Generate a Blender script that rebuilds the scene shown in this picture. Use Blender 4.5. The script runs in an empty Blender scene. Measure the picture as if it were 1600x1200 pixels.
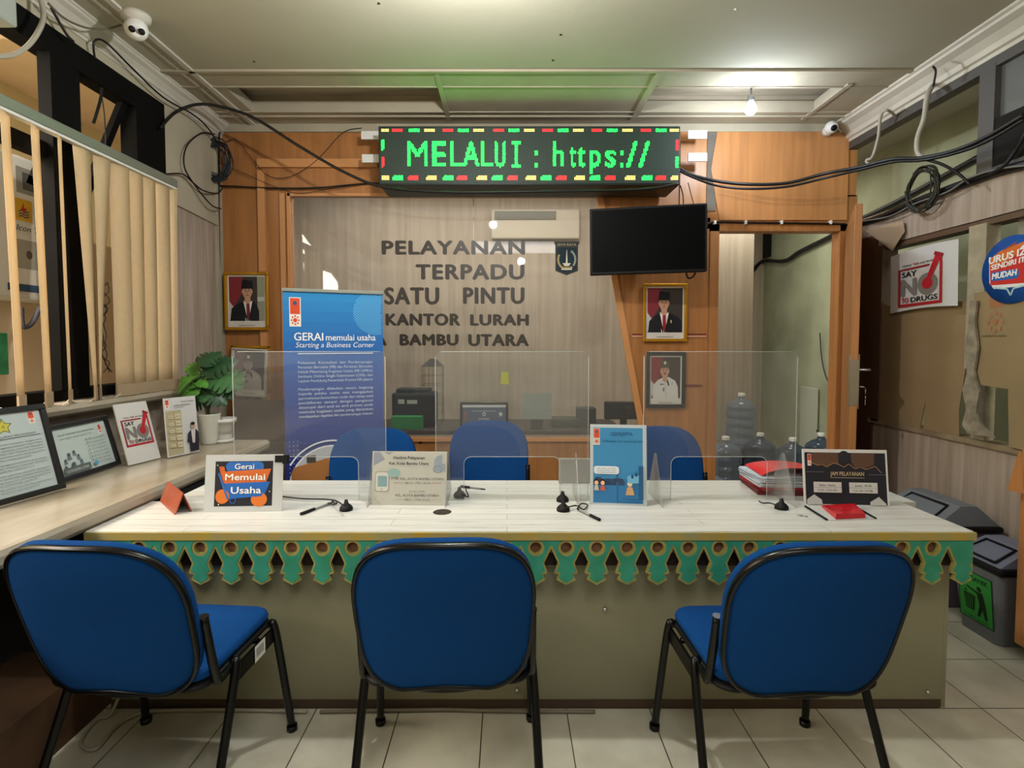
import bpy, bmesh, math, random
from mathutils import Vector, Matrix
random.seed(7)
S = bpy.context.scene
COL = S.collection
PI = math.pi
R = math.radians
# ------------------------------------------------------------------ camera
H = 1.32                       # eye height
F = 837.0                      # focal length in pixels of the 1600x1200 frame
TH = R(2.5); CX, CY = 792.0, 571.5
cam = bpy.data.cameras.new('camera'); camo = bpy.data.objects.new('camera', cam); COL.objects.link(camo)
cam.sensor_width = 36; cam.lens = F / 1600 * 36
cam.shift_x = (800 - CX) / 1600; cam.shift_y = -(600 - CY) / 1600
cam.clip_start = .02
camo.location = (0, 0, H); camo.rotation_euler = (PI / 2 - TH, 0, 0)
S.camera = camo
# ------------------------------------------------------------------ world, exposure
S.view_settings.view_transform = 'Standard'; S.view_settings.look = 'None'
S.view_settings.gamma = 1; S.view_settings.use_curve_mapping = False
S.view_settings.exposure = 0.22
w = bpy.data.worlds.new('world'); S.world = w; w.use_nodes = True
w.node_tree.nodes['Background'].inputs[0].default_value = (.95, .93, .88, 1)
w.node_tree.nodes['Background'].inputs[1].default_value = 0.55
S.cycles.use_denoising = True
S.cycles.max_bounces = 8; S.cycles.transparent_max_bounces = 16
def area(name, loc, rot, sx, sy, power, col=(1, 1, 1)):
    l = bpy.data.lights.new(name, 'AREA'); l.shape = 'RECTANGLE'; l.size = sx; l.size_y = sy; l.energy = power; l.color = col
    o = bpy.data.objects.new(name, l); COL.objects.link(o); o.location = loc; o.rotation_euler = rot
    return o
def point(name, loc, power, col, r=.07):
    l = bpy.data.lights.new(name, 'POINT'); l.energy = power; l.color = col; l.shadow_soft_size = r
    o = bpy.data.objects.new(name, l); COL.objects.link(o); o.location = loc; return o
point('room_bulb_and_fill', (-.15, 1.95, 2.60), 66, (.98, .985, 1), .035)
area('camera_side_fill', (.2, -.5, 2.78), (0, 0, 0), 1.4, 1.0, 24, (.97, .98, 1))  # soft fill added behind the camera, no fixture there
point('room_bulb_and_fill', (.2, .3, 2.45), 13, (.97, .98, 1), .05)  # weak extra fill added on the camera side, not a bulb of the room
area('office_tube_light', (-.3, 4.55, 2.80), (0, 0, 0), 2.6, .5, 29, (1, .96, .91))
area('office_tube_light', (2.2, 5.0, 2.80), (0, 0, 0), .6, .6, 16, (1, .97, .86))
area('daylight_left', (-2.75, 1.0, 2.36), (R(18), 0, 0), .8, 3.0, 140, (1, .91, .78))
area('daylight_right', (2.78, 1.0, 2.2), (R(80), 0, 0), .4, 1.2, 14, (.95, 1, .84))

def P(px, py, Y):
    dx, dy, dz = px - CX, F * math.cos(TH) - (py - CY) * math.sin(TH), -F * math.sin(TH) - (py - CY) * math.cos(TH)
    t = Y / dy; return Vector((dx * t, Y, H + dz * t))
def _d(px, py): return Vector((px - CX, F * math.cos(TH) - (py - CY) * math.sin(TH), -F * math.sin(TH) - (py - CY) * math.cos(TH)))
def PX(px, py, X): d = _d(px, py); t = X / d.x; return Vector((X, d.y * t, H + d.z * t))
def PZ(px, py, z): d = _d(px, py); t = (z - H) / d.z; return Vector((d.x * t, d.y * t, z))

# ------------------------------------------------------------------ materials
def lin(h):
    if isinstance(h, str):
        h = h.lstrip('#'); c = [int(h[i:i + 2], 16) / 255 for i in (0, 2, 4)]
        return tuple(x / 12.92 if x <= .04045 else ((x + .055) / 1.055) ** 2.4 for x in c)
    return h
MC = {}
def mat(name, col, rough=.6, metal=0, bump=0, bscale=30, var=0, vscale=4, stretch=(1, 1, 1), alpha=1, trans=0, ior=1.45, emit=0, spec=.5, col2=None, coat=0, detail=4, bstretch=None):
    if name in MC: return MC[name]
    m = bpy.data.materials.new(name); m.use_nodes = True; nt = m.node_tree; N = nt.nodes; L = nt.links
    b = N['Principled BSDF']; c = lin(col)
    b.inputs['Base Color'].default_value = (*c, 1); b.inputs['Roughness'].default_value = rough
    b.inputs['Metallic'].default_value = metal; b.inputs['Specular IOR Level'].default_value = spec
    b.inputs['IOR'].default_value = ior; b.inputs['Transmission Weight'].default_value = trans
    b.inputs['Alpha'].default_value = alpha; b.inputs['Coat Weight'].default_value = coat
    if emit:
        b.inputs['Emission Color'].default_value = (*c, 1); b.inputs['Emission Strength'].default_value = emit
    if var or bump:
        tc = N.new('ShaderNodeTexCoord')
    if var:
        mp = N.new('ShaderNodeMapping'); mp.inputs['Scale'].default_value = stretch
        no = N.new('ShaderNodeTexNoise'); no.inputs['Scale'].default_value = vscale; no.inputs['Detail'].default_value = detail
        L.new(tc.outputs['Object'], mp.inputs[0]); L.new(mp.outputs[0], no.inputs['Vector'])
        cr = N.new('ShaderNodeValToRGB'); L.new(no.outputs['Fac'], cr.inputs[0])
        c2 = lin(col2) if col2 else tuple(x * (1 - var) for x in c)
        cr.color_ramp.elements[0].position = .32; cr.color_ramp.elements[1].position = .68
        cr.color_ramp.elements[0].color = (*c2, 1); cr.color_ramp.elements[1].color = (*(c if col2 else tuple(min(1, x * (1 + var * .5)) for x in c)), 1)
        L.new(cr.outputs[0], b.inputs['Base Color'])
    if bump:
        n2 = N.new('ShaderNodeTexNoise'); n2.inputs['Scale'].default_value = bscale
        if bstretch:
            mp2 = N.new('ShaderNodeMapping'); mp2.inputs['Scale'].default_value = bstretch
            L.new(tc.outputs['Object'], mp2.inputs[0]); L.new(mp2.outputs[0], n2.inputs['Vector'])
        else: L.new(tc.outputs['Object'], n2.inputs['Vector'])
        bp = N.new('ShaderNodeBump'); bp.inputs['Strength'].default_value = bump; bp.inputs['Distance'].default_value = .01
        L.new(n2.outputs['Fac'], bp.inputs['Height']); L.new(bp.outputs[0], b.inputs['Normal'])
    MC[name] = m; return m
def ink(col, rough=.65, emit=0):
    return mat('print_' + str(col) + ('e' if emit else ''), col, rough, emit=emit, spec=.3)
M_wood = mat('orange_plywood', '#a8713f', .42, var=.2, vscale=3, stretch=(9, 9, .6), bump=.05, bscale=40)
M_woodd = mat('brown_plywood', '#5e3d28', .5, var=.25, vscale=3, stretch=(9, 9, .6))
M_ceil = mat('ceiling_paint', '#aca793', .85, var=.07, vscale=1.3, bump=.05, bscale=90)
M_soff = mat('soffit_boards', '#aaa18b', .85, var=.13, vscale=2.4, bump=.08, bscale=30)
M_cove = mat('cove_plaster', '#c2bcae', .6, var=.10, vscale=5)
M_paper = mat('striped_wallpaper', '#ab9a8b', .8, var=.10, vscale=5, stretch=(6, 6, .35), detail=6, col2='#8f8072')
M_plaster = mat('cream_plaster', '#aba28c', .85, var=.10, vscale=3, bump=.1, bscale=25)
M_officew = mat('office_striped_wallpaper', '#b3a695', .7, var=.1, vscale=4, stretch=(7, 7, .25), detail=6, col2='#a0937f')
M_green = mat('pale_green_plaster', '#a9ad8e', .85, var=.12, vscale=2.5, col2='#909477')
M_marble = mat('cream_marble', '#b5ac9d', .18, var=.2, vscale=5, stretch=(1, .35, 1), detail=9, col2='#8f826c', spec=.6)
M_marbled = mat('worn_marble_upstand', '#94887a', .5, var=.25, vscale=9, detail=9, col2='#655c50')
M_black = mat('black_window_metal', '#100f0e', .8, var=.2, vscale=6, spec=.08)
M_blind = mat('cream_blind_vane', '#dec59d', .8, var=.05, vscale=30, bump=.1, bscale=300)
_nt = M_blind.node_tree; _tr = _nt.nodes.new('ShaderNodeBsdfTranslucent'); _tr.inputs[0].default_value = (*lin('#e9d3ae'), 1); _mx = _nt.nodes.new('ShaderNodeMixShader'); _mx.inputs[0].default_value = .32
_nt.links.new(_nt.nodes['Principled BSDF'].outputs[0], _mx.inputs[1]); _nt.links.new(_tr.outputs[0], _mx.inputs[2]); _nt.links.new(_mx.outputs[0], _nt.nodes['Material Output'].inputs[0])
M_blindw = mat('brown_weight_pocket', '#a08a6e', .8)
M_alu = mat('dusty_aluminium', '#8b8f84', .45, metal=.5)
M_cloth = mat('blue_upholstery', '#0e3d75', .95, var=.10, vscale=300, bump=.25, bscale=700, spec=.1)
M_bk = mat('gloss_black_tube', '#060607', .28, spec=.4)
M_bkm = mat('matt_black_plastic', '#0a0a0c', .55, spec=.3)
M_cable = mat('black_cable', '#0c0b0a', .5)
M_white = mat('white_plastic', '#d9d8d2', .4)
M_cond = mat('pale_conduit', '#a39d8e', .6)
M_chrome = mat('chrome', '#c9c9c9', .15, metal=1)
M_yel = mat('worn_yellow_paint', '#b4942f', .6, var=.3, vscale=9, col2='#9a976a', stretch=(1, 1, 1))
M_gr = mat('green_carved_paint', '#35937a', .6, var=.25, vscale=18, col2='#2a8464')
M_grd = mat('worn_outline_paint', '#9a9350', .6, var=.25, vscale=25)
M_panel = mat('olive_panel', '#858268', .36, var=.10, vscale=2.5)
M_dark = mat('dark_brown_board', '#2e2019', .7)
M_stone = mat('brown_stone_tile', '#4a3320', .6, var=.4, vscale=10, detail=8)
M_void = mat('recess_shade_black', '#0f0b08', .9)  # shade of the ledge cavity and transom gap put into the colour
M_card = mat('brown_cardboard', '#8a7454', .85, var=.08, vscale=5, bump=.05)
M_gold = mat('gold_moulding', '#c08a20', .3, metal=.6)
M_tan = mat('tan_outside_plaster', '#e6d0b2', .9, var=.08, vscale=2)
M_tany = mat('yellow_outside_wall', '#e8dcb0', .9, var=.08, vscale=2)
def glass(name, tint=(1, 1, 1), mixf=.08, rough=.02, haze=0.0, hz=(.6, .6, .58)):
    if name in MC: return MC[name]
    m = bpy.data.materials.new(name); m.use_nodes = True; nt = m.node_tree; N = nt.nodes; L = nt.links
    N.remove(N['Principled BSDF']); out = N['Material Output']
    t = N.new('ShaderNodeBsdfTransparent'); t.inputs[0].default_value = (*tint, 1)
    g = N.new('ShaderNodeBsdfGlossy'); g.inputs['Roughness'].default_value = rough
    fw_ = N.new('ShaderNodeLayerWeight'); fw_.inputs['Blend'].default_value = .5; pw_ = N.new('ShaderNodeMath'); pw_.operation = 'POWER'; pw_.inputs[1].default_value = 4; L.new(fw_.outputs['Facing'], pw_.inputs[0])
    lw = N.new('ShaderNodeMath'); lw.operation = 'MULTIPLY_ADD'; lw.inputs[1].default_value = .7; lw.inputs[2].default_value = .035; L.new(pw_.outputs[0], lw.inputs[0])
    mx = N.new('ShaderNodeMixShader'); L.new(lw.outputs[0], mx.inputs[0]); L.new(t.outputs[0], mx.inputs[1]); L.new(g.outputs[0], mx.inputs[2])
    last = mx
    if haze:
        d = N.new('ShaderNodeBsdfDiffuse'); d.inputs[0].default_value = (*hz, 1)
        m2 = N.new('ShaderNodeMixShader'); m2.inputs[0].default_value = haze
        L.new(mx.outputs[0], m2.inputs[1]); L.new(d.outputs[0], m2.inputs[2]); last = m2
    L.new(last.outputs[0], out.inputs[0]); MC[name] = m; return m
M_glass = glass('office_glass', (.97, .97, .95), haze=.06)
M_acry = glass('clear_acrylic', (.96, .97, .96), haze=.04, hz=(.7, .7, .7))
M_acrye = glass('acrylic_edge', (.8, .85, .83), haze=.45, hz=(.8, .82, .8))
M_smoke = glass('dusty_grey_glass', (.5, .5, .5), haze=.35, hz=(.35, .35, .36))
M_bot = glass('blue_bottle_plastic', (.72, .80, .88), haze=.22, hz=(.34, .42, .52))
M_botd = glass('dark_bottle_plastic', (.40, .47, .58), haze=.3, hz=(.10, .14, .2))

def floor_mat():
    m = bpy.data.materials.new('cream_floor_tiles'); m.use_nodes = True; nt = m.node_tree; N = nt.nodes; L = nt.links; b = N['Principled BSDF']
    tc = N.new('ShaderNodeTexCoord'); mp = N.new('ShaderNodeMapping'); mp.inputs['Location'].default_value = (.086, .222, 0)
    br = N.new('ShaderNodeTexBrick'); br.offset = 0; br.squash = 1
    for k, v in (('Scale', 1), ('Mortar Size', .0022), ('Mortar Smooth', .1), ('Bias', 0), ('Brick Width', .3), ('Row Height', .3)): br.inputs[k].default_value = v
    br.inputs['Color1'].default_value = (*lin('#c6c3b0'), 1); br.inputs['Color2'].default_value = (*lin('#bdbaa7'), 1); br.inputs['Mortar'].default_value = (*lin('#4c4639'), 1)
    no = N.new('ShaderNodeTexNoise'); no.inputs['Scale'].default_value = 6; no.inputs['Detail'].default_value = 6
    cr = N.new('ShaderNodeValToRGB'); cr.color_ramp.elements[0].color = (.82, .8, .78, 1); cr.color_ramp.elements[0].position = .35; cr.color_ramp.elements[1].position = .6
    mx = N.new('ShaderNodeMixRGB'); mx.blend_type = 'MULTIPLY'; mx.inputs[0].default_value = 1
    L.new(tc.outputs['Object'], mp.inputs[0]); L.new(mp.outputs[0], br.inputs['Vector']); L.new(tc.outputs['Object'], no.inputs['Vector'])
    L.new(no.outputs['Fac'], cr.inputs[0]); L.new(br.outputs['Color'], mx.inputs[1]); L.new(cr.outputs[0], mx.inputs[2]); L.new(mx.outputs[0], b.inputs['Base Color'])
    b.inputs['Roughness'].default_value = .32
    return m
M_floor = floor_mat()
def plank_mat():
    m = bpy.data.materials.new('whitewashed_planks'); m.use_nodes = True; nt = m.node_tree; N = nt.nodes; L = nt.links; b = N['Principled BSDF']
    tc = N.new('ShaderNodeTexCoord'); mp = N.new('ShaderNodeMapping'); mp.inputs['Location'].default_value = (0, .01, 0)
    br = N.new('ShaderNodeTexBrick'); br.offset = .37
    for k, v in (('Scale', 1), ('Mortar Size', .0012), ('Mortar Smooth', .3), ('Brick Width', 1.1), ('Row Height', .062)): br.inputs[k].default_value = v
    br.inputs['Color1'].default_value = (*lin('#cdccc6'), 1); br.inputs['Color2'].default_value = (*lin('#c2c1bc'), 1); br.inputs['Mortar'].default_value = (*lin('#8d8a80'), 1)
    mp2 = N.new('ShaderNodeMapping'); mp2.inputs['Scale'].default_value = (1.2, 22, 1)
    no = N.new('ShaderNodeTexNoise'); no.inputs['Scale'].default_value = 3; no.inputs['Detail'].default_value = 8; no.inputs['Roughness'].default_value = .7
    cr = N.new('ShaderNodeValToRGB'); cr.color_ramp.elements[0].color = (.66, .65, .62, 1); cr.color_ramp.elements[0].position = .3; cr.color_ramp.elements[1].position = .5
    mx = N.new('ShaderNodeMixRGB'); mx.blend_type = 'MULTIPLY'; mx.inputs[0].default_value = 1
    L.new(tc.outputs['Object'], mp.inputs[0]); L.new(mp.outputs[0], br.inputs['Vector'])
    L.new(tc.outputs['Object'], mp2.inputs[0]); L.new(mp2.outputs[0], no.inputs['Vector'])
    L.new(no.outputs['Fac'], cr.inputs[0]); L.new(br.outputs['Color'], mx.inputs[1]); L.new(cr.outputs[0], mx.inputs[2]); L.new(mx.outputs[0], b.inputs['Base Color'])
    b.inputs['Roughness'].default_value = .35
    return m
M_plank = plank_mat()

# ------------------------------------------------------------------ mesh helpers
def smooth_path(pts, n=8):
    pts = [Vector(p) for p in pts]
    if len(pts) < 3: return pts
    out = []
    for i in range(len(pts) - 1):
        p0 = pts[max(i - 1, 0)]; p1 = pts[i]; p2 = pts[i + 1]; p3 = pts[min(i + 2, len(pts) - 1)]
        for k in range(n):
            t = k / n
            out.append(.5 * ((2 * p1) + (-p0 + p2) * t + (2 * p0 - 5 * p1 + 4 * p2 - p3) * t * t + (-p0 + 3 * p1 - 3 * p2 + p3) * t ** 3))
    out.append(pts[-1]); return out
class MB:
    def __init__(s): s.v = []; s.f = []; s.m = []; s.sm = []
    def add(s, vs, fs, mi=0, M=None, smooth=False):
        o = len(s.v)
        s.v += [(M @ Vector(v)) if M else Vector(v) for v in vs]
        for f in fs: s.f.append([i + o for i in f]); s.m.append(mi); s.sm.append(smooth)
        return s
    def box(s, a, b, mi=0, M=None, bev=0, seg=2):
        x0, x1 = sorted((a[0], b[0])); y0, y1 = sorted((a[1], b[1])); z0, z1 = sorted((a[2], b[2]))
        vs = [(x, y, z) for x in (x0, x1) for y in (y0, y1) for z in (z0, z1)]
        fs = [(0, 1, 3, 2), (4, 6, 7, 5), (0, 4, 5, 1), (2, 3, 7, 6), (0, 2, 6, 4), (1, 5, 7, 3)]
        if bev:
            bm = bmesh.new(); vv = [bm.verts.new(v) for v in vs]
            for f in fs: bm.faces.new([vv[i] for i in f])
            bmesh.ops.bevel(bm, geom=bm.edges[:], offset=min(bev, (x1 - x0) * .49, (y1 - y0) * .49, (z1 - z0) * .49), segments=seg, affect='EDGES', profile=.5)
            bm.verts.ensure_lookup_table(); bm.verts.index_update()
            vs = [v.co.copy() for v in bm.verts]; fs = [[v.index for v in f.verts] for f in bm.faces]; bm.free()
            return s.add(vs, fs, mi, M)
        return s.add(vs, fs, mi, M)
    def prism(s, pts, d0, d1, axis='z', mi=0, M=None, smooth=False):
        # pts 2d; extruded along axis between d0 and d1.  axis z:(x,y) y:(x,z) x:(y,z)
        def q(p, d): return {'z': (p[0], p[1], d), 'y': (p[0], d, p[1]), 'x': (d, p[0], p[1])}[axis]
        n = len(pts); vs = [q(p, d0) for p in pts] + [q(p, d1) for p in pts]
        s.add(vs, [list(range(n))[::-1], list(range(n, 2 * n))], mi, M)
        s.add(vs, [(i, (i + 1) % n, n + (i + 1) % n, n + i) for i in range(n)], mi, M, smooth); return s
    def tube(s, pts, r, n=8, mi=0, M=None, smooth=8, closed=False, cap=True):
        pts = smooth_path(pts, smooth) if smooth else [Vector(p) for p in pts]
        rr = r if callable(r) else (lambda t: r)
        vs = []; fs = []; N = len(pts); prev = None
        for i, p in enumerate(pts):
            t = (pts[min(i + 1, N - 1)] - pts[max(i - 1, 0)])
            if t.length < 1e-9: t = Vector((0, 0, 1))
            t.normalize()
            if prev is None:
                a = t.orthogonal().normalized()
            else:
                a = prev - t * prev.dot(t)
                a = a.normalized() if a.length > 1e-6 else t.orthogonal().normalized()
            prev = a; b = t.cross(a); k = rr(i / max(N - 1, 1))
            for j in range(n): vs.append(p + (a * math.cos(2 * PI * j / n) + b * math.sin(2 * PI * j / n)) * k)
        for i in range(N - 1):
            for j in range(n): fs.append((i * n + j, i * n + (j + 1) % n, (i + 1) * n + (j + 1) % n, (i + 1) * n + j))
        s.add(vs, fs, mi, M, True)
        if cap: s.add(vs[:n], [list(range(n))[::-1]], mi, M); s.add(vs[-n:], [list(range(n))], mi, M)
        return s
    def lathe(s, prof, c=(0, 0, 0), n=24, mi=0, M=None):
        c = Vector(c); vs = []; fs = []; k = len(prof)
        for j in range(n):
            a = 2 * PI * j / n
            for (r, z) in prof: vs.append(c + Vector((r * math.cos(a), r * math.sin(a), z)))
        for j in range(n):
            for i in range(k - 1): fs.append((j * k + i, ((j + 1) % n) * k + i, ((j + 1) % n) * k + i + 1, j * k + i + 1))
        return s.add(vs, fs, mi, M, True)
    def build(s, name, mats, parent=None, world=False, M=None):
        if not isinstance(mats, (list, tuple)): mats = [mats]
        vs = s.v; base = None
        if parent is None and M is None and vs:
            lo = [min(v[i] for v in vs) for i in range(3)]; hi = [max(v[i] for v in vs) for i in range(3)]
            base = Vector(((lo[0] + hi[0]) / 2, (lo[1] + hi[1]) / 2, lo[2])); vs = [v - base for v in vs]
        me = bpy.data.meshes.new(name); me.from_pydata([tuple(v) for v in vs], [], s.f)
        for m in mats: me.materials.append(m)
        me.polygons.foreach_set('material_index', s.m); me.polygons.foreach_set('use_smooth', s.sm)
        bm = bmesh.new(); bm.from_mesh(me); bmesh.ops.remove_doubles(bm, verts=bm.verts, dist=1e-5); bmesh.ops.recalc_face_normals(bm, faces=bm.faces); bm.to_mesh(me); bm.free()
        me.update()
        o = bpy.data.objects.new(name, me); COL.objects.link(o)
        if parent is not None:
            o.parent = parent
            if world:
                W = parent.matrix_basis.copy(); q = parent.parent
                while q: W = q.matrix_basis @ W; q = q.parent
                if parent.get('_plocal') is None: pass
                o.matrix_basis = W.inverted()
        elif M is not None: o.matrix_basis = M
        elif base is not None: o.location = base
        return o
def tag(o, label, cat, group=None):
    o['label'] = label; o['category'] = cat
    if group: o['group'] = group
    return o
def struct(o): o['kind'] = 'structure'; return o
def thing(name, label, cat, M=None, group=None):
    o = bpy.data.objects.new(name, None); COL.objects.link(o); o.empty_display_size = .1
    if M is not None:
        o.matrix_basis = M if isinstance(M, Matrix) else Matrix.Translation(M)
    return tag(o, label, cat, group)
def copy_tree(o, parent=None):
    c = o.copy(); COL.objects.link(c); c.parent = parent
    for ch in list(o.children): copy_tree(ch, c)
    return c
def SB(name, a, b, m, bev=0): return struct(MB().box(a, b, bev=bev).build(name, m))

# ------------------------------------------------------------------ text
_T = {}
def textgeo(body, bold=0, shear=0, spacing=1.0):
    k = (body, bold, shear, spacing)
    if k in _T: return _T[k]
    cu = bpy.data.curves.new('t', 'FONT'); cu.body = body; cu.size = 1; cu.offset = bold; cu.shear = shear; cu.resolution_u = 3; cu.space_character = spacing
    o = bpy.data.objects.new('t', cu); COL.objects.link(o)
    dg = bpy.context.evaluated_depsgraph_get(); ev = o.evaluated_get(dg); me = ev.to_mesh()
    vs = [v.co.copy() for v in me.vertices]; fs = [list(p.vertices) for p in me.polygons]
    ev.to_mesh_clear(); bpy.data.objects.remove(o); bpy.data.curves.remove(cu)
    x0 = min(v.x for v in vs) if vs else 0; x1 = max(v.x for v in vs) if vs else 1
    _T[k] = (vs, fs, x0, x1); return _T[k]
CAPH = None
def caph():
    global CAPH
    if CAPH is None:
        vs, _, _, _ = textgeo('H'); CAPH = max(v.y for v in vs)
    return CAPH
class Art:
    """flat printed sheet: u right, v up, layered slightly towards the viewer (-y after mapping)"""
    def __init__(s, W, Hh, su=1, sv=None, M=None):
        s.W, s.H = W, Hh; s.mb = MB(); s.cols = []; s.k = 1; s.su = W / su; s.sv = Hh / (sv if sv else su); s.M = M
    def ci(s, c, emit=0):
        m = c if not isinstance(c, (str, tuple)) else ink(c)
        if m not in s.cols: s.cols.append(m)
        return s.cols.index(m)
    def put(s, vs, fs, c):
        z = -.00022 * s.k; s.k += 1
        s.mb.add([(v[0] * s.su, z, v[1] * s.sv) for v in vs], fs, s.ci(c), s.M)
    def rect(s, x0, y0, x1, y1, c): s.put([(x0, y0), (x1, y0), (x1, y1), (x0, y1)], [(0, 1, 2, 3)], c)
    def poly(s, pts, c): s.put(pts, [list(range(len(pts)))], c)
    def ell(s, cx, cy, rx, ry, c, n=24, a0=0, a1=2 * PI):
        s.poly([(cx + rx * math.cos(a0 + (a1 - a0) * i / n), cy + ry * math.sin(a0 + (a1 - a0) * i / n)) for i in range(n if a1 - a0 > 6.2 else n + 1)], c)
    def ring(s, cx, cy, rx, ry, t, c, n=28, a0=0, a1=2 * PI):
        vs = []; 
        for i in range(n + 1):
            a = a0 + (a1 - a0) * i / n
            vs += [(cx + rx * math.cos(a), cy + ry * math.sin(a)), (cx + (rx - t) * math.cos(a), cy + (ry - t) * math.sin(a))]
        s.put(vs, [(2 * i, 2 * i + 2, 2 * i + 3, 2 * i + 1) for i in range(n)], c)
    def rrect(s, x0, y0, x1, y1, r, c):
        pts = []
        for (cx, cy, a) in ((x1 - r, y1 - r, 0), (x0 + r, y1 - r, 90), (x0 + r, y0 + r, 180), (x1 - r, y0 + r, 270)):
            for i in range(5): pts.append((cx + r * math.cos(R(a + i * 22.5)), cy + r * math.sin(R(a + i * 22.5))))
        s.poly(pts, c)
    def line(s, pts, t, c):
        for (a, b) in zip(pts[:-1], pts[1:]):
            dx, dy = b[0] - a[0], b[1] - a[1]; l = math.hypot(dx, dy) or 1; nx, ny = -dy / l * t / 2, dx / l * t / 2
            s.put([(a[0] + nx, a[1] + ny), (b[0] + nx, b[1] + ny), (b[0] - nx, b[1] - ny), (a[0] - nx, a[1] - ny)], [(0, 1, 2, 3)], c); s.k -= 1
        s.k += 1
    def text(s, body, x, y, h, c, w=None, align='l', bold=0, shear=0, rot=0, spacing=1.0):
        if bold:
            b = bold * h * 1.1
            for (dx, dy) in ((-b, 0), (b, 0), (0, b * .7), (0, -b * .7)): s.text(body, x + dx, y + dy, h, c, w, align, 0, shear, rot, spacing); s.k -= .8
            s.k += .8; return
        vs, fs, x0, x1 = textgeo(body, bold, shear, spacing)
        if not vs: return
        k = h / caph(); kx = k
        if w: kx = w / (x1 - x0)
        ww = (x1 - x0) * kx; ox = x - (0 if align == 'l' else ww / 2 if align == 'c' else ww)
        q = []
        for v in vs:
            a, b = (v.x - x0) * kx, v.y * k
            if rot:
                a, b = a * math.cos(rot) - b * math.sin(rot), a * math.sin(rot) + b * math.cos(rot)
            q.append((ox + a, y + b))
        s.put(q, fs, c)
    def star(s, cx, cy, r, c, r2=.42, n=5, rx=1):
        s.poly([(cx + rx * (r if i % 2 == 0 else r * r2) * math.sin(i * PI / n), cy + (r if i % 2 == 0 else r * r2) * math.cos(i * PI / n)) for i in range(2 * n)], c)
    def build(s, name, parent): return s.mb.build(name, s.cols, parent)
def sheet_M(bl, br, tl):
    """matrix: local x along the bottom edge, local z up the sheet, local -y towards the viewer"""
    x = (br - bl).normalized(); u = (tl - bl); u = (u - x * u.dot(x)).normalized(); y = u.cross(x)
    M = Matrix((x, y, u)).transposed().to_4x4(); M.translation = bl; return M, (br - bl).length
def rot_M(loc, rz=0): return Matrix.Translation(loc) @ Matrix.Rotation(rz, 4, 'Z')
def dinas_logo(a, x, y, w, h):   # orange service logo, upright tab with emblem and sun pattern below
    a.rect(x - w * .08, y - h * .03, x + w * 1.08, y + h * 1.03, '#e8e4dc')
    a.rect(x, y + h * .42, x + w, y + h, '#d4502e'); a.ell(x + w / 2, y + h * .82, w * .2, h * .08, '#3c4f78')
    a.ell(x + w * .5, y + h * .2, w * .2, h * .08, '#d4502e')
    for i in range(8):
        t = i * PI / 4; a.ell(x + w * .5 + w * .36 * math.cos(t), y + h * .2 + h * .15 * math.sin(t), w * .09, h * .035, '#d4502e', 8)

# ================================================================== SETTING
YW = 3.907; XR = 2.455; XL = -2.05; ZC = 2.876; YS = 3.138; YF = 5.25; XO = 3.05; YO = 6.4
SB('floor', (-4.2, -1.5, -.06), (4.2, YO + .2, 0), M_floor).location
fl = bpy.data.objects['floor']
# keep the tile grid in world coordinates
for v in fl.data.vertices: v.co += fl.location
fl.location = (0, 0, 0)
SB('ceiling', (XL - .02, -1.5, ZC), (XR + .02, YS, ZC + .08), M_ceil)
SB('ceiling_office', (XL, YW, ZC), (XO + .1, YO + .1, ZC + .08), M_ceil)
SB('ceiling_corridor', (XR + .1, -1.5, ZC), (XO + .1, YW, ZC + .08), M_ceil)
SB('wall_back_camera', (XL - .1, -1.6, 0), (XR + .1, -1.5, ZC), M_plaster)
xf = P(1176, 500, YF).x
SB('wall_office_far', (XL - .1, YF, 0), (xf, YF + .1, ZC), M_officew)
SB('wall_office_end', (xf - .1, YO, 0), (XO + .1, YO + .1, ZC), M_officew)
SB('wall_office_left', (XL - .12, YW, 0), (XL, YF, ZC), M_officew)
# soffit strip over the counter wall: boards with two recessed bays
m = MB(); zS = ZC
xa, xb, xc, xd = P(352, 115, YS).x - .1, P(682, 118, YS + .05).x, P(1030, 115, YS).x, P(1345, 140, YS + .3).x
YR0, YR1 = P(500, 136, YS + .2).y, 0
y0r = (ZC - H) / ((P(500, 136, 1).z - H)); y1r = (ZC - H) / ((P(500, 174, 1).z - H))
m.box((XL, YS, ZC), (XR, y0r, ZC + .07)); m.box((XL, y1r, ZC), (XR, YW, ZC + .07))
m.box((XL, y0r, ZC), (-1.72, y1r, ZC + .07)); m.box((-.40, y0r, ZC), (.87, y1r, ZC + .07)); m.box((2.07, y0r, ZC), (XR, y1r, ZC + .07))
struct(m.build('ceiling_soffit_board', M_soff))
m = MB(); m.box((XL, YS - .012, ZC - .012), (XR, YS + .012, ZC)); m.box((-.42, YS, ZC - .008), (-.39, YW - .1, ZC)); m.box((.86, YS, ZC - .008), (.90, YW - .1, ZC)); m.box((2.05, y0r - .05, ZC - .008), (2.08, YW - .1, ZC)); m.box((XL, YW - .16, ZC - .01), (XR, YW - .145, ZC)); m.box((XL, y1r, ZC - .006), (XR, y1r + .012, ZC)); m.box((XL, y0r - .012, ZC - .006), (XR, y0r, ZC))
struct(m.build('trim_1', M_soff))
M_rec = mat('dusty_recess', '#a39781', .9, var=.3, vscale=3, stretch=(.6, 6, 1))
m = MB(); m.box((XL, YS, ZC + .11), (XR, YW, ZC + .16)); m.box((XL, (y0r + y1r) / 2 - .05, ZC + .07), (XR, (y0r + y1r) / 2 + .0, ZC + .11)); m.box((XL, y1r + .02, ZC + .07), (XR, y1r + .06, ZC + .11)); m.box((XL, y0r - .06, ZC + .07), (XR, y0r - .02, ZC + .11))
struct(m.build('ceiling_recess', M_rec))
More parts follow.
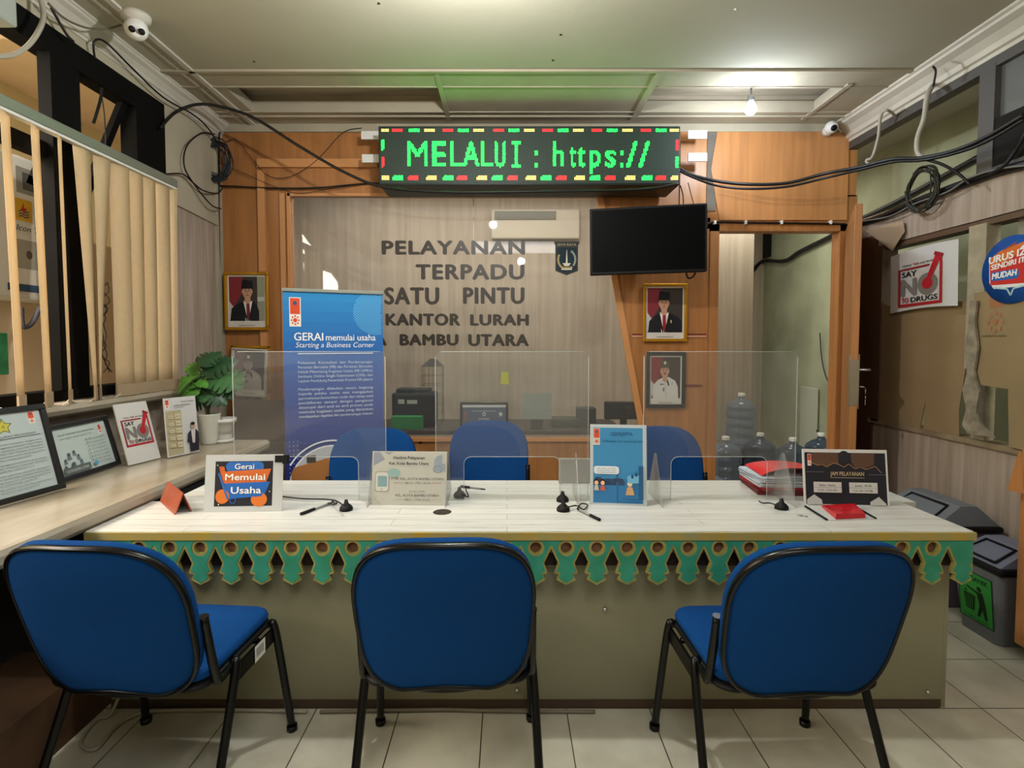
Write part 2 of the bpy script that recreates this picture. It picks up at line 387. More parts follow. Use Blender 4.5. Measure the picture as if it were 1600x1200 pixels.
# coves
for sx, nm, mm in ((1, 'trim_2', M_cove), (-1, 'trim_3', M_cove)):
    X = XR if sx > 0 else XL
    prof = [(0, ZC), (-.135, ZC), (-.135, ZC - .012), (-.12, ZC - .018), (-.115, ZC - .03), (-.075, ZC - .045), (-.04, ZC - .075), (-.03, ZC - .10), (-.012, ZC - .105), (-.012, ZC - .125), (0, ZC - .125)]
    if sx < 0: prof = [(p[0] * .55, ZC - (ZC - p[1]) * .75) for p in prof]
    m = MB(); m.prism([(X + sx * p[0], p[1]) for p in prof], -1.5, YW, 'y')
    if sx < 0: m.box((X + .17, -1.5, ZC - .006), (X + .185, YW, ZC)); m.box((X + .23, -1.5, ZC - .012), (X + .26, YW, ZC))
    struct(m.build(nm, mm))
# ---- right wall
SB('wall_right', (XR, -1.5, 0), (XR + .1, YW, .80), M_paper)
SB('wall_right_band', (XR, -1.5, 1.95), (XR + .1, YW, 2.17), M_paper)
SB('wall_right_top', (XR, -1.5, 2.75), (XR + .1, YW, ZC), M_plaster)
SB('wall_right_pier', (XR, 3.56, .80), (XR + .1, YW, 1.95), M_paper)
SB('wall_right_near', (XR, -1.5, .80), (XR + .1, .9, 2.75), M_paper)
SB('wall_outside_right', (XO, -1.5, 0), (XO + .1, YO, ZC), M_green)
m = MB()
m.box((XR - .01, .9, 2.70), (XR + .06, YW, 2.755)); m.box((XR - .012, 2.74, 2.17), (XR + .06, 2.83, 2.72)); m.box((XR - .01, .9, 2.17), (XR + .05, 2.8, 2.20))
fr = struct(m.build('window_2', mat('grey_window_frame', '#4c4844', .6)))
m = MB(); m.box((XR + .02, .9, 2.36), (XR + .028, 2.74, 2.70)); struct(m.build('window_pane', M_smoke, fr, world=True))
m = MB(); m.box((XR - .006, 2.42, 2.20), (XR + .02, 2.74, 2.44)); struct(m.build('transom_gap_shade', M_void))  # near-black slab painted as the darkness of the transom gap
m = MB(); m.box((XR + .0, 1.2, 2.20), (XR + .03, 2.42, 2.36)); struct(m.build('window_4', M_paper))
# opening trims / sill
m = MB(); m.box((XR - .02, .9, .785), (XR + .1, 3.60, .812)); struct(m.build('trim_4', mat('worn_sill', '#8b7a60', .8, var=.3, vscale=10)))
m = MB(); m.box((XR - .02, 3.50, .80), (XR + .08, 3.57, 1.95)); m.box((XR, .9, 1.92), (XR + .09, 3.55, 1.955)); struct(m.build('trim_5', mat('brown_trim_wood', '#5b4432', .6)))
m = MB(); m.box((XR - .015, 3.57, 0), (XR - .001, YW - .02, 2.03)); struct(m.build('wall_right_board', M_woodd))
m = MB(); m.box((XR - .012, 2.755, 2.0 - .82), (XR + .06, 2.86, 1.93)); m.box((XR + .02, 2.76, .81), (XR + .07, 2.84, 1.2)); struct(m.build('trim_6', mat('bare_post_plaster', '#a39880', .8, var=.2, vscale=12)))
m = MB()
for i in range(8): m.box((XR + .05, .95 + i * .22, .81), (XR + .065, .95 + i * .22 + .16, 1.93))
struct(m.build('wall_right_slats', mat('grey_slats', '#8b8574', .8)))
# ---- left wall
SB('wall_left', (XL - .12, -1.5, 0), (XL, YW, .73), M_plaster)
SB('wall_left_upstand', (XL - .12, -1.5, .73), (XL, 3.27, .99), M_marbled)
SB('wall_left_top', (XL - .12, -1.5, 2.74), (XL, YW, ZC), M_plaster)
SB('wall_left_pier', (XL - .12, 3.27, .73), (XL, YW, 2.74), M_plaster)
SB('wall_left_panel', (XL, 3.30, .73), (XL + .006, YW - .12, 2.17), M_paper)
m = MB(); m.box((XL, YW - .10, .73), (XL + .012, YW - .075, 2.75)); m.box((XL, 3.29, .73), (XL + .012, 3.305, 2.17)); m.prism([(3.27, 2.17), (YW - .1, 2.14), (YW - .1, 2.19), (3.27, 2.235)], XL, XL + .02, 'x'); struct(m.build('trim_7', M_plaster))
m = MB(); prof = [(XL - .1, .99), (XL + .05, .985), (XL + .085, 1.0), (XL + .095, 1.02), (XL + .085, 1.04), (XL + .05, 1.05), (XL - .1, 1.05)]
m.prism(prof, -1.5, 3.30, 'y'); struct(m.build('window_sill', M_marble))
m = MB()
yA = 3.22
m.box((XL - .09, -1.2, 1.05), (XL + .0, 3.02, 1.10)); m.box((XL - .09, -1.2, 2.62), (XL + .0, 3.02, 2.74)); m.box((XL - .09, 3.02, 1.05), (XL, 3.27, 2.74))
m.box((XL - .08, 2.52, 1.10), (XL - .002, 2.63, 2.62)); m.box((XL - .05, 2.45, 1.10), (XL + .01, 2.52, 2.62)); m.box((XL - .07, -1.2, 2.15), (XL - .02, 2.45, 2.22)); m.box((XL - .08, .9, 1.10), (XL - .004, 1.05, 2.62))
win1 = struct(m.build('window_1', M_black))
# open awning sash in the upper right bay
Ms = Matrix.Translation((XL - .03, 0, 2.66)) @ Matrix.Rotation(R(24), 4, 'Y')
m = MB(); m.box((-.015, 2.65, -.62), (.015, 3.0, -.58), M=Ms); m.box((-.015, 2.96, -.62), (.015, 3.0, 0), M=Ms); m.box((-.015, 2.65, -.62), (.015, 2.68, 0), M=Ms)
struct(m.build('window_sash', M_black, win1, world=True))
# outside left
SB('wall_outside_left', (-3.45, -2, 0), (-3.35, YF, 3.05), M_tany)
m = MB(); m.box((-3.5, -1.5, 3.05), (-2.17, YF, 3.12)); m.box((-3.4, 2.3, 2.7), (-2.17, 2.5, 3.05)); struct(m.build('wall_outside_soffit', M_tan))
SB('wall_outside_meter', (-2.95, 1.9, 0), (-2.75, 5.0, 1.98), M_tan)
SB('wall_outside_end', (-3.4, 5.0, 0), (-2.17, 5.1, 3.1), M_tan)

# ================================================================== WOODEN COUNTER WALL
TW = .05
# glass opening corners
gx0 = P(456, 420, YW).x; gz1 = P(600, 307, YW).z; gz0 = P(700, 684, YW).z
gtop = P(932, 307, YW).x; gbot = P(1013, 684, YW).x
dx0 = P(1121, 450, YW).x; dx1 = P(1308, 450, YW).x; dz1 = P(1200, 362, YW).z
m = MB()
m.box((XL, YW, 0), (gx0, YW + TW, ZC - .0)); m.box((gx0, YW, gz1), (dx1 + .12, YW + TW, ZC)); m.box((gx0, YW, 0), (gbot, YW + TW, gz0))
m.prism([(gtop, gz1), (dx0 - .08, gz1), (dx0 - .08, 0), (gbot, 0), (gbot, gz0)], YW, YW + TW, 'y')
m.box((dx0 - .08, YW, dz1 + .02), (dx1 + .13, YW + TW, gz1 + .01)); m.box((dx1 + .06, YW, 0), (XR, YW + TW, ZC - 0)); m.box((dx0 - .08, YW, 0), (dx0 - .06, YW + TW, dz1 + .1))
struct(m.build('wall_back', M_wood))
m = MB()
m.box((P(405, 300, YW).x, YW - .03, 0), (P(416, 300, YW).x, YW, P(400, 268, YW).z)); m.box((P(438, 300, YW).x, YW - .02, 0), (P(446, 300, YW).x, YW, P(400, 303, YW).z))
m.box((P(405, 300, YW).x, YW - .03, P(500, 263, YW).z), (P(592, 300, YW).x, YW, P(500, 250, YW).z))
m.box((gx0 - .025, YW - .015, gz0), (gx0, YW + .0, gz1 + .02)); m.box((gx0 - .02, YW - .015, gz1), (gtop, YW, gz1 + .02)); m.box((gx0, YW - .02, gz0 - .025), (gbot, YW, gz0))
m.prism([(gtop, gz1), (gtop + .045, gz1), (gbot + .045, gz0 - .3), (gbot, gz0 - .3)], YW - .012, YW, 'y')
struct(m.build('trim_8', mat('edge_moulding', '#c48a55', .4)))
m = MB(); m.box((XL, YW - .02, ZC - .055), (XR, YW, ZC)); struct(m.build('trim_9', M_soff))
m = MB(); m.box((P(1063, 200, YW).x, YW - .012, P(1063, 330, YW).z), (P(1104, 200, YW).x, YW, ZC - .055)); m.prism([(P(1120, 195, YW).x, ZC - .055), (XR - .01, ZC - .055), (XR - .01, dz1 + .08), (dx0 - .0, dz1 + .08), (P(1110, 265, YW).x, P(1110, 265, YW).z)], YW - .014, YW, 'y')
struct(m.build('wall_back_panel', mat('light_orange_plywood', '#be8450', .4, var=.15, vscale=3, stretch=(9, 9, .6))))
m = MB(); m.box((P(1105, 200, YW).x, YW - .008, P(1105, 330, YW).z), (P(1120, 200, YW).x, YW - .002, ZC - .055)); struct(m.build('wall_back_gap', mat('grey_gap', '#6c655a', .8)))
# red moulding line right of the glass
m = MB(); z = P(1040, 524, YW).z; m.box((P(988, 524, YW).x, YW - .008, z - .012), (P(1103, 524, YW).x, YW, z + .0), mi=0); m.box((P(988, 524, YW).x, YW - .009, z), (P(1103, 524, YW).x, YW, z + .012), mi=1)
z = P(1040, 602, YW).z; m.box((P(1070, 602, YW).x, YW - .008, z - .01), (P(1096, 602, YW).x, YW, z + .006), mi=1)
struct(m.build('trim_10', [mat('pink_strip', '#c79a80', .6), mat('dark_red_strip', '#6b2317', .5)]))
# door frame
m = MB(); jw = .05
m.box((dx0 - .065, YW - .02, 0), (dx0, YW + TW + .03, dz1 + .05)); m.box((dx1, YW - .02, 0), (dx1 + .06, YW + TW + .03, dz1 + .05)); m.box((dx0 - .065, YW - .02, dz1), (dx1 + .06, YW + TW + .03, dz1 + .06))
door = struct(m.build('door_1', M_wood))
hx = Vector((dx1 + .03, YW - .03, 0)); e = P(1331, 500, 3.13); ang = math.atan2(e.y - hx.y, e.x - hx.x); ln = math.hypot(e.y - hx.y, e.x - hx.x)
Md = rot_M(hx, ang)
m = MB(); m.box((0, 0, .01), (ln, .038, dz1), bev=.003)
leaf = struct(m.build('door_2', [M_wood], M=Md))
m = MB(); m.box((ln - .001, -.002, .95), (ln + .003, .04, 1.22)); m.box((ln - .035, .038, .93), (ln - .015, .046, 1.25)); m.box((ln - .035, -.008, .93), (ln - .015, .0, 1.25)); m.build('lock_plate', mat('worn_steel', '#9a8f7c', .35, metal=.8), leaf)
m = MB(); m.tube([(ln - .03, .04, 1.16), (ln - .03, .09, 1.16), (ln - .06, .1, 1.16), (ln - .12, .1, 1.16)], .008); m.build('door_handle', M_chrome, leaf)
m = MB(); m.tube([(ln - .025, .04, 1.06), (ln - .025, .075, 1.06)], .006, smooth=0)
for k in range(14): pass
m.tube([(ln - .025 + .018 * math.cos(t * PI / 6), .078, 1.035 + .018 * math.sin(t * PI / 6)) for t in range(13)], .002, smooth=0, cap=False)
m.lathe([(0, 0), (.014, 0), (.014, .003), (0, .003)], (0, 0, 0), M=Matrix.Translation((ln - .025, .08, 1.0)) @ Matrix.Rotation(PI / 2, 4, 'X')); m.box((ln - .028, .077, .955), (ln - .022, .08, .99))
m.build('key_bunch', M_chrome, leaf)
# office glass
m = MB(); m.prism([(gx0, gz0), (gbot, gz0), (gtop, gz1), (gx0, gz1)], YW + .012, YW + .018, 'y'); g5 = struct(m.build('window_5', M_glass))
xj = P(740, 400, YW).x; m = MB(); m.box((xj - .003, YW + .008, P(740, 560, YW).z), (xj + .002, YW + .012, gz1)); struct(m.build('window_joint', mat('pane_joint', '#9a988e', .3), g5, world=True))

# glass lettering ------------------------------------------------
def wall_text(name, label, rows, mt, Y, depth=.004, bold=.02):
    e = thing(name, label, 'lettering', P(rows[0][1], rows[0][4], Y))
    for (body, px0, px1, pyt, pyb) in rows:
      a = P(px0, pyb, Y); b = P(px1, pyt, Y)
      vs, fs, x0, x1 = textgeo(body, 0, 0, 1.12)
      kx = (b.x - a.x) / (x1 - x0); kz = (b.z - a.z) / caph()
      mm = MB(); n = len(vs)
      for (ox, oz) in ((-.007, 0), (.007, 0), (0, .0045), (0, -.0045), (-.004, .003), (.004, -.003), (0, 0)):
        f3 = [(a.x + (v.x - x0) * kx + ox, Y - depth - ox * .02 - oz * .03, a.z + v.y * kz + oz) for v in vs]; bk = [(p[0], Y, p[2]) for p in f3]
        mm.add(f3, fs)
        mm.add(bk, [f[::-1] for f in fs])
        # side walls along border edges
        cnt = {}
        for f in fs:
            for i in range(len(f)):
                e2 = (f[i], f[(i + 1) % len(f)]); cnt[e2] = 1
        sides = [(i, j, n + j, n + i) for (i, j) in cnt if (j, i) not in cnt]
        mm.add(f3 + bk, sides)
      mm.build('word', mt, e, world=True)
    return e
M_letter = mat('dark_bronze_letter', '#3a342c', .4)
wall_text('glass_lettering', 'dark capital letters on the office glass naming the service office', [
    ('PELAYANAN', 598, 819, 377, 397), ('TERPADU', 651, 818, 414, 436), ('SATU', 602, 685, 450, 475), ('PINTU', 725, 818, 450, 474),
    ('KANTOR', 604, 718, 491, 508), ('LURAH', 736, 825, 492, 508), ('KOTA', 528, 603, 523, 539), ('BAMBU', 626, 715, 523, 539), ('UTARA', 733, 825, 523, 540)], M_letter, YW + .010)
# emblem
bl = P(865, 430, YW - .0); wE = P(906, 430, YW).x - bl.x; hE = P(865, 377, YW).z - bl.z
e = thing('city_emblem', 'dark shield emblem with white monument beside the glass lettering', 'emblem', Matrix.Translation(bl + Vector((0, .006, 0))))
sh = [(.03, 1), (.97, 1), (.97, .93), (.93, .90), (.93, .13), (.5, 0), (.07, .13), (.07, .90), (.03, .93)]
MB().prism([(p[0] * wE, p[1] * hE) for p in sh], 0, .004, 'y').build('shield_plate', mat('emblem_dark', '#26261f', .5), e)
a = Art(wE, hE, 1); a.sv = hE
a.poly([(.13, .82), (.87, .82), (.87, .16), (.5, .05), (.13, .16)], '#1c2f3a'); a.ring(.5, .47, .36, .32, .07, '#b09a68', a0=R(150), a1=R(310)); a.ring(.5, .47, .36, .32, .07, '#8d9a8f', a0=R(-40), a1=R(60))
a.poly([(.46, .3), (.54, .3), (.51, .75), (.49, .75)], '#d8d3c2'); a.poly([(.34, .36), (.66, .36), (.58, .27), (.42, .27)], '#d8d3c2'); a.rect(.3, .16, .7, .2, '#d8d3c2'); a.rect(.36, .22, .64, .245, '#b09a68')
a.text('JAYA RAYA', .5, .87, .07, '#b7ab8c', w=.72, align='c'); a.build('emblem_print', e)

# ================================================================== PORTRAITS
def portrait_art(a, style):
    # unit square coordinates
    a.rect(0, 0, 1, 1, '#ccc7bd'); a.rect(.04, .12, .96, .97, '#3b332d')
    a.poly([(.04, .97), (.40, .97), (.36, .62), (.16, .38), (.04, .48)], '#7c2b31' if style != 3 else '#6f4a47')
    a.poly([(.04, .5), (.16, .38), (.18, .3), (.04, .12)], '#b6b1ac')
    if style == 0: a.poly([(.78, .97), (.96, .97), (.96, .12), (.78, .12)], '#8f8d74'); a.rect(.78, .5, .96, .58, '#b8b7ae')
    skin = '#b98c70' if style != 3 else '#8d7468'
    sx = .52 if style == 0 else .47
    if style in (0, 1):
        a.poly([(.06, .12), (.09, .34), (.2, .42), (.42, .5), (.62, .5), (.84, .42), (.93, .34), (.95, .12)] if style else [(.06, .12), (.10, .36), (.24, .44), (.44, .52), (.62, .5), (.76, .42), (.82, .32), (.82, .12)], '#1a1a1c')
        a.poly([(sx - .11, .5), (sx + .13, .5), (sx + .06, .12), (sx - .06, .12)], '#d9d6d0')
        a.poly([(sx - .03, .46), (sx + .05, .46), (sx + .07, .2), (sx + .02, .12), (sx - .03, .2)], '#8e1f26' if style else '#6b2a2e')
        a.poly([(sx - .11, .5), (sx - .2, .45), (sx - .03, .12), (sx, .12)], '#151517'); a.poly([(sx + .13, .5), (sx + .22, .45), (sx + .05, .12), (sx + .02, .12)], '#151517')
        if style: a.ell(.66, .33, .02, .035, '#b9a56a', 8)
    else:
        c = '#c9c6c2' if style == 2 else '#aaa39b'
        a.poly([(.1, .12), (.12, .4), (.26, .5), (.44, .56), (.6, .56), (.8, .48), (.88, .36), (.9, .12)], c)
        a.poly([(sx + .02, .54), (sx + .09, .52), (sx + .15, .40), (sx + .12, .36)], '#2b2a2c'); a.line([(sx, .56), (sx + .05, .12)], .012, '#94918c')
        a.rect(.32, .40, .44, .42, '#333333'); a.ell(.44, .3, .03, .045, '#6b675c', 8); a.ell(.70, .42, .02, .02, '#9c8d58', 8)
    a.poly([(sx - .07, .60), (sx + .08, .60), (sx + .08, .48), (sx, .45), (sx - .07, .48)], skin)
    a.ell(sx, .68, .125, .135, skin); a.ell(sx - .125, .68, .02, .035, skin, 8); a.ell(sx + .125, .68, .02, .035, skin, 8)
    for s_ in (-1, 1): a.ell(sx + s_ * .05, .70, .018, .010, '#2a1d18', 8); a.rect(sx + s_ * .05 - .03, .725, sx + s_ * .05 + .03, .735, '#2a1d18')
    a.poly([(sx - .012, .70), (sx + .012, .70), (sx + .022, .65), (sx - .022, .65)], '#a27358' if style != 3 else '#79604f'); a.rect(sx - .04, .605, sx + .04, .618, '#7a4038')
    if style in (0, 1): a.poly([(sx - .15, .74), (sx + .15, .74), (sx + .145, .89), (sx - .12, .91)], '#141213')
    else:
        a.poly([(sx - .17, .75), (sx + .17, .75), (sx + .13, .79), (sx + .17, .86), (sx + .05, .91), (sx - .05, .91), (sx - .16, .86), (sx - .13, .79)], '#4a4438'); a.ell(sx, .85, .04, .035, '#c8bd9a', 10)
        if style == 2: a.rect(sx - .05, .63, sx + .05, .645, '#2a211d')
    a.text('portrait of state official' if False else '- - - - - - - -', .5, .065, .02, '#555049', w=.6, align='c'); a.rect(.28, .03, .72, .04, '#77726a')
def framed(name, label, cat, px, frame_m, style, Y, fw=.022, yaw=0, lean=0, group=None, art=None, sub='photo_print'):
    (x0, y1, x1, y0) = px   # left, top, right, bottom in pixels
    bl = P(x0, y0, Y); br = P(x1, y0, Y); tl = P(x0, y1, Y); W = (br - bl).length; Hh = (tl - bl).length
    e = thing(name, label, cat, rot_M(bl, yaw), group)
    m = MB()
    for (a, b) in (((0, 0), (W, fw)), ((0, Hh - fw), (W, Hh)), ((0, fw), (fw, Hh - fw)), ((W - fw, fw), (W, Hh - fw))): m.box((a[0], -.012, a[1]), (b[0], .008, b[1]), bev=.004)
    m.build('frame', frame_m, e); MB().box((fw * .6, .002, fw * .6), (W - fw * .6, .007, Hh - fw * .6)).build('backing_board', M_bkm, e)
    a = Art(W - 2 * fw, Hh - 2 * fw, 1, M=Matrix.Translation((fw, .001, fw))); a.sv = Hh - 2 * fw
    if art: art(a)
    else: portrait_art(a, style)
    a.build(sub, e)
    return e
yw = YW - .012
framed('portrait_frame', 'gilt framed portrait of a man in black cap, upper left of the wooden wall', 'picture', (352, 425, 421, 516), M_gold, 0, YW - .045)
framed('portrait_frame', 'gilt framed portrait with bright red tie, right of the office glass', 'picture', (1004, 443, 1073, 534), M_gold, 1, yw - .01)
framed('portrait_frame', 'black framed portrait in white uniform on the right of the glass', 'picture', (1009, 550, 1070, 637), mat('black_frame_wood', '#1d1c1d', .35), 2, yw - .01, fw=.026)
# pale unframed portrait lower left: sheet over a gilt frame
e = framed('portrait_frame', 'pale washed-out portrait hanging crooked over a gilt frame, lower left behind the potted plant', 'picture', (360, 543, 416, 618), mat('white_border_frame', '#bdb8ac', .6), 3, YW - .055, fw=.012, yaw=0)
e.matrix_basis = e.matrix_basis @ Matrix.Rotation(R(3), 4, 'Y')
m = MB(); p_, q_ = P(362, 614, YW - .04), P(422, 540, YW - .04)
for (a_, b_) in (((p_.x, p_.z), (q_.x, p_.z + .02)), ((p_.x, q_.z - .02), (q_.x, q_.z)), ((p_.x, p_.z), (p_.x + .02, q_.z)), ((q_.x - .02, p_.z), (q_.x, q_.z))): m.box((a_[0], YW - .044, a_[1]), (b_[0], YW - .031, b_[1]), bev=.004)
m.build('gilt_backing_frame', M_gold, e, world=True)
# ================================================================== LED SIGN
YSg = 3.56
bl = P(592, 289, YSg); tr = P(1063, 197, YSg); W = tr.x - bl.x; Hs = tr.z - bl.z
e = thing('led_sign', 'long black running-text sign with glowing green letters above the glass', 'sign', Matrix.Translation(bl))
MB().box((0, 0, 0), (W, .30, Hs), bev=.004).build('casing', mat('led_casing', '#14201a', .5), e)
def led_face():
    m = bpy.data.materials.new('glow_tinted_led_grid'); m.use_nodes = True; nt = m.node_tree; N = nt.nodes; L = nt.links; b = N['Principled BSDF']
    tc = N.new('ShaderNodeTexCoord'); br = N.new('ShaderNodeTexBrick'); br.offset = 0
    sp = N.new('ShaderNodeSeparateXYZ'); cb = N.new('ShaderNodeCombineXYZ'); L.new(tc.outputs['Object'], sp.inputs[0]); L.new(sp.outputs[0], cb.inputs[0]); L.new(sp.outputs[2], cb.inputs[1])
    for k, v in (('Scale', 1), ('Mortar Size', .0022), ('Mortar Smooth', .2), ('Brick Width', .0100), ('Row Height', .0100)): br.inputs[k].default_value = v
    br.inputs['Color1'].default_value = (*lin('#34503f'), 1); br.inputs['Color2'].default_value = (*lin('#2e4838'), 1); br.inputs['Mortar'].default_value = (*lin('#101511'), 1)  # green tint imitates the letters' glow on the face
    L.new(cb.outputs[0], br.inputs['Vector']); L.new(br.outputs['Color'], b.inputs['Base Color']); b.inputs['Roughness'].default_value = .6
    return m
mg = .012; MB().box((mg, -.004, mg), (W - mg, .0, Hs - mg)).build('display_face', led_face(), e)
def dotmat(name, c, s): return mat(name, c, .5, emit=s)
E_g = dotmat('green_led', (.003, 1.0, .022), 20); E_r = dotmat('red_led', (1.0, .02, .02), 3.2); E_y = dotmat('amber_led', (1.0, .60, .12), 3.0)
def px2(px, py): p = P(px, py, YSg); return p.x - bl.x, p.z - bl.z
pt = .0100; dr = .0040
def dot(mb, gx, gz, r=dr):
    x, z = (gx + .5) * pt, (gz + .5) * pt
    mb.add([(x + r * math.cos(k * PI / 3), -.0055, z + r * math.sin(k * PI / 3)) for k in range(6)], [tuple(range(6))])
def inside(p, tris):
    x, y = p
    for (a, b, c) in tris:
        d1 = (x - b[0]) * (a[1] - b[1]) - (a[0] - b[0]) * (y - b[1]); d2 = (x - c[0]) * (b[1] - c[1]) - (b[0] - c[0]) * (y - c[1]); d3 = (x - a[0]) * (c[1] - a[1]) - (c[0] - a[0]) * (y - a[1])
        if not ((d1 < 0 or d2 < 0 or d3 < 0) and (d1 > 0 or d2 > 0 or d3 > 0)): return True
    return False
def led_word(body, pxa, pxb, bold=0):
    dots = MB()
    x0, zb = px2(pxa, 261); x1, zt = px2(pxb, 223)
    x0 = round(x0 / pt) * pt + .001; x1 = round(x1 / pt) * pt - .001
    vs, fs, u0, u1 = textgeo(body, bold); kx = (x1 - x0) / (u1 - u0); kz = (zt - zb) / caph()
    tris = []
    for f in fs:
        for ox, oz in ((-.0036, 0), (.0036, 0), (0, .003)):
            q = [(x0 + (vs[i].x - u0) * kx + ox, zb + vs[i].y * kz + oz) for i in f]
            for k in range(1, len(q) - 1): tris.append((q[0], q[k], q[k + 1]))
    zlo = min(v.y for v in vs) * kz + zb; zhi = max(v.y for v in vs) * kz + zb
    zlo = max(zlo, px2(800, 269)[1]) if body == 'p' else zlo
    for gx in range(int(x0 / pt) - 1, int(x1 / pt) + 2):
        cx = (gx + .5) * pt; tt = [t for t in tris if min(p[0] for p in t) <= cx <= max(p[0] for p in t)]
        for gz in range(int(zlo / pt) - 1, int(zhi / pt) + 2):
            if inside((cx, (gz + .5) * pt), tt): dot(dots, gx, gz)
    if body == ':':
        zm = sum(v.z for v in dots.v) / len(dots.v)
        for up in (0, 1):
            d2 = MB()
            for f in dots.f:
                q = [dots.v[i] for i in f]
                if (sum(v.z for v in q) / 6 > zm) == bool(up): d2.add(q, [tuple(range(6))])
            d2.build('lit_mark', E_g, e)
    else: dots.build('lit_letter' if body.isalpha() else 'lit_mark', E_g, e)
for wd, a, b in (('M', 638, 669), ('E', 676, 697), ('L', 703, 723), ('A', 724, 749), ('L', 751, 770), ('U', 773, 791), (':', 835, 841), ('h', 863, 880), ('t', 889, 900), ('t', 903, 915), ('p', 920, 939), ('s', 944, 961), (':', 968, 973), ('/', 979, 996), ('/', 997, 1014)): led_word(wd, a, b)
dots = MB(); xi, zb = px2(800, 261); _, zt = px2(797, 223); gi = int(xi / pt)
for gz in range(int(zb / pt), int(zt / pt) + 1):
    for gx in range(gi, gi + 6):
        if gx in (gi + 2, gi + 3) or gz in (int(zb / pt), int(zb / pt) + 1, int(zt / pt), int(zt / pt) - 1): dot(dots, gx, gz)
dots.build('lit_letter', E_g, e)
def arrow(px, py, kind, vert=False, flip=1):
    x, z = px2(px, py); gx, gz = int(x / pt), int(z / pt); mb = MB()
    for i in range(-4, 4):
        hw = 2 if i > -3 else 1 if i > -4 else 0
        for j in range(-hw + (1 if hw == 2 else 0), hw):
            a, b = (gx + i * flip, gz + j) if not vert else (gx + j, gz + i * flip)
            if 1 < a * pt / .01 < W / pt - 2 and 1 < b < Hs / pt - 2: dot(mb, a, b, .0043)
    if mb.v: mb.build(('red_arrow', 'green_arrow', 'amber_arrow')[kind], (E_r, E_g, E_y)[kind], e)
seq = [2, 0, 1]  # kinds: 0 red 1 green 2 amber
xs = [599, 622, 647, 671, 700, 724, 748, 778, 802, 826, 855, 880, 904, 933, 957, 981, 1010, 1033, 1055]
for i, x in enumerate(xs): arrow(x, 204, [2, 0, 1][i % 3])
xs = [601, 622, 646, 674, 700, 723, 752, 777, 800, 829, 853, 877, 906, 929, 954, 983, 1010, 1031, 1055]
for i, x in enumerate(xs): arrow(x, 279, [2, 1, 0][i % 3])
for x, ks in ((597, (1, 0)), (1058, (0, 1))): arrow(x, 228, ks[0], True); arrow(x, 253, ks[1], True)
for (x, y) in ((572, 215), (573, 250), (1066, 214), (1066, 248)):
    a = P(x, y + 13, YW - .02); m = MB(); m.box((a.x, YSg + .2, a.z), (a.x + .13 * 1, YSg + .215, a.z + .055)); m.build('mounting_bracket', M_white, e, world=True)

# ================================================================== TV
Yt = 3.60
bl, br, tl = P(922, 430, Yt), P(1105, 424, Yt - .12), P(920, 326, Yt)
Mt, Wt = sheet_M(bl, br, tl); Ht = (tl - bl).length * .995
e = thing('television', 'flat black wall television hanging over the right end of the glass', 'television', Mt)
MB().box((0, 0, 0), (Wt, .05, Ht), bev=.006).build('bezel', M_bkm, e); MB().box((.014, -.002, .018), (Wt - .014, .001, Ht - .014)).build('screen', mat('dark_screen', '#010202', .45, spec=.08), e)
MB().box((Wt * .4, .05, Ht * .3), (Wt * .6, .28, Ht * .7)).build('wall_bracket', M_bkm, e)
for pts, r_, lb in (([P(1063, 290, 3.7), P(1067, 305, 3.72), P(1068, 325, 3.72)], .004, 'thicker black cable dropping behind the top right of the television'), ([P(1075, 285, 3.7), P(1080, 305, 3.72), P(1085, 322, 3.72)], .003, 'thin black cable dropping right of another one behind the television'), ([P(1070, 418, 3.54), P(1075, 434, 3.75), P(1083, 432, 3.65), P(1090, 420, 3.54)], .006, 'black cable loop under the lower right of the television')):
    tag(MB().tube(pts, r_).build('television_cable', M_cable), lb, 'cable')

# ================================================================== BULB
c = P(1173, 171, 3.35)
e = thing('light_bulb', 'glowing white bulb hanging from the ceiling right of the sign', 'lamp', Matrix.Translation(c))
m = MB(); m.lathe([(0, -.034)] + [(.034 * math.sin(R(t)), -.034 * math.cos(R(t))) for t in range(20, 150, 15)] + [(.016, .04)], (0, 0, 0), 20); m.build('bulb', mat('bulb_glow', (.75, .86, 1), .5, emit=120), e)
m = MB(); m.lathe([(.016, .035), (.02, .04), (.02, .08), (.012, .085), (.006, .09), (.006, ZC - c.z)], (0, 0, 0), 16); m.build('socket', mat('grey_socket', '#77797c', .5), e)
l = bpy.data.lights.new('bulb_light', 'POINT'); l.energy = 14; l.color = (.78, .87, 1); l.shadow_soft_size = .04
o = bpy.data.objects.new('bulb_light', l); COL.objects.link(o); o.parent = e; o.location = (0, -.0, -.06)

# ================================================================== COUNTER DESK
ZD = .68; YDF = 1.792; XDR = 1.585; XDL = -1.432
YD1 = PZ(800, 783, ZD).y; YD2 = PZ(800, 749, ZD).y
e = thing('service_counter', 'long white planked service counter with green carved skirt', 'counter', (0, YDF + .1, 0))
m = MB(); m.box((XDL, YDF, ZD - .022), (XDR, YD1, ZD), bev=.003); o = m.build('countertop', M_plank, e, world=True)
ze_ = P(800, 843.5, YDF).z; m = MB(); m.box((XDL, YDF - .006, ze_), (XDR + .006, YDF - .0002, ZD - .004)); m.box((XDR + .0002, YDF, ze_), (XDR + .006, YD1, ZD - .004)); m.build('edge_strip', M_yel, e, world=True)
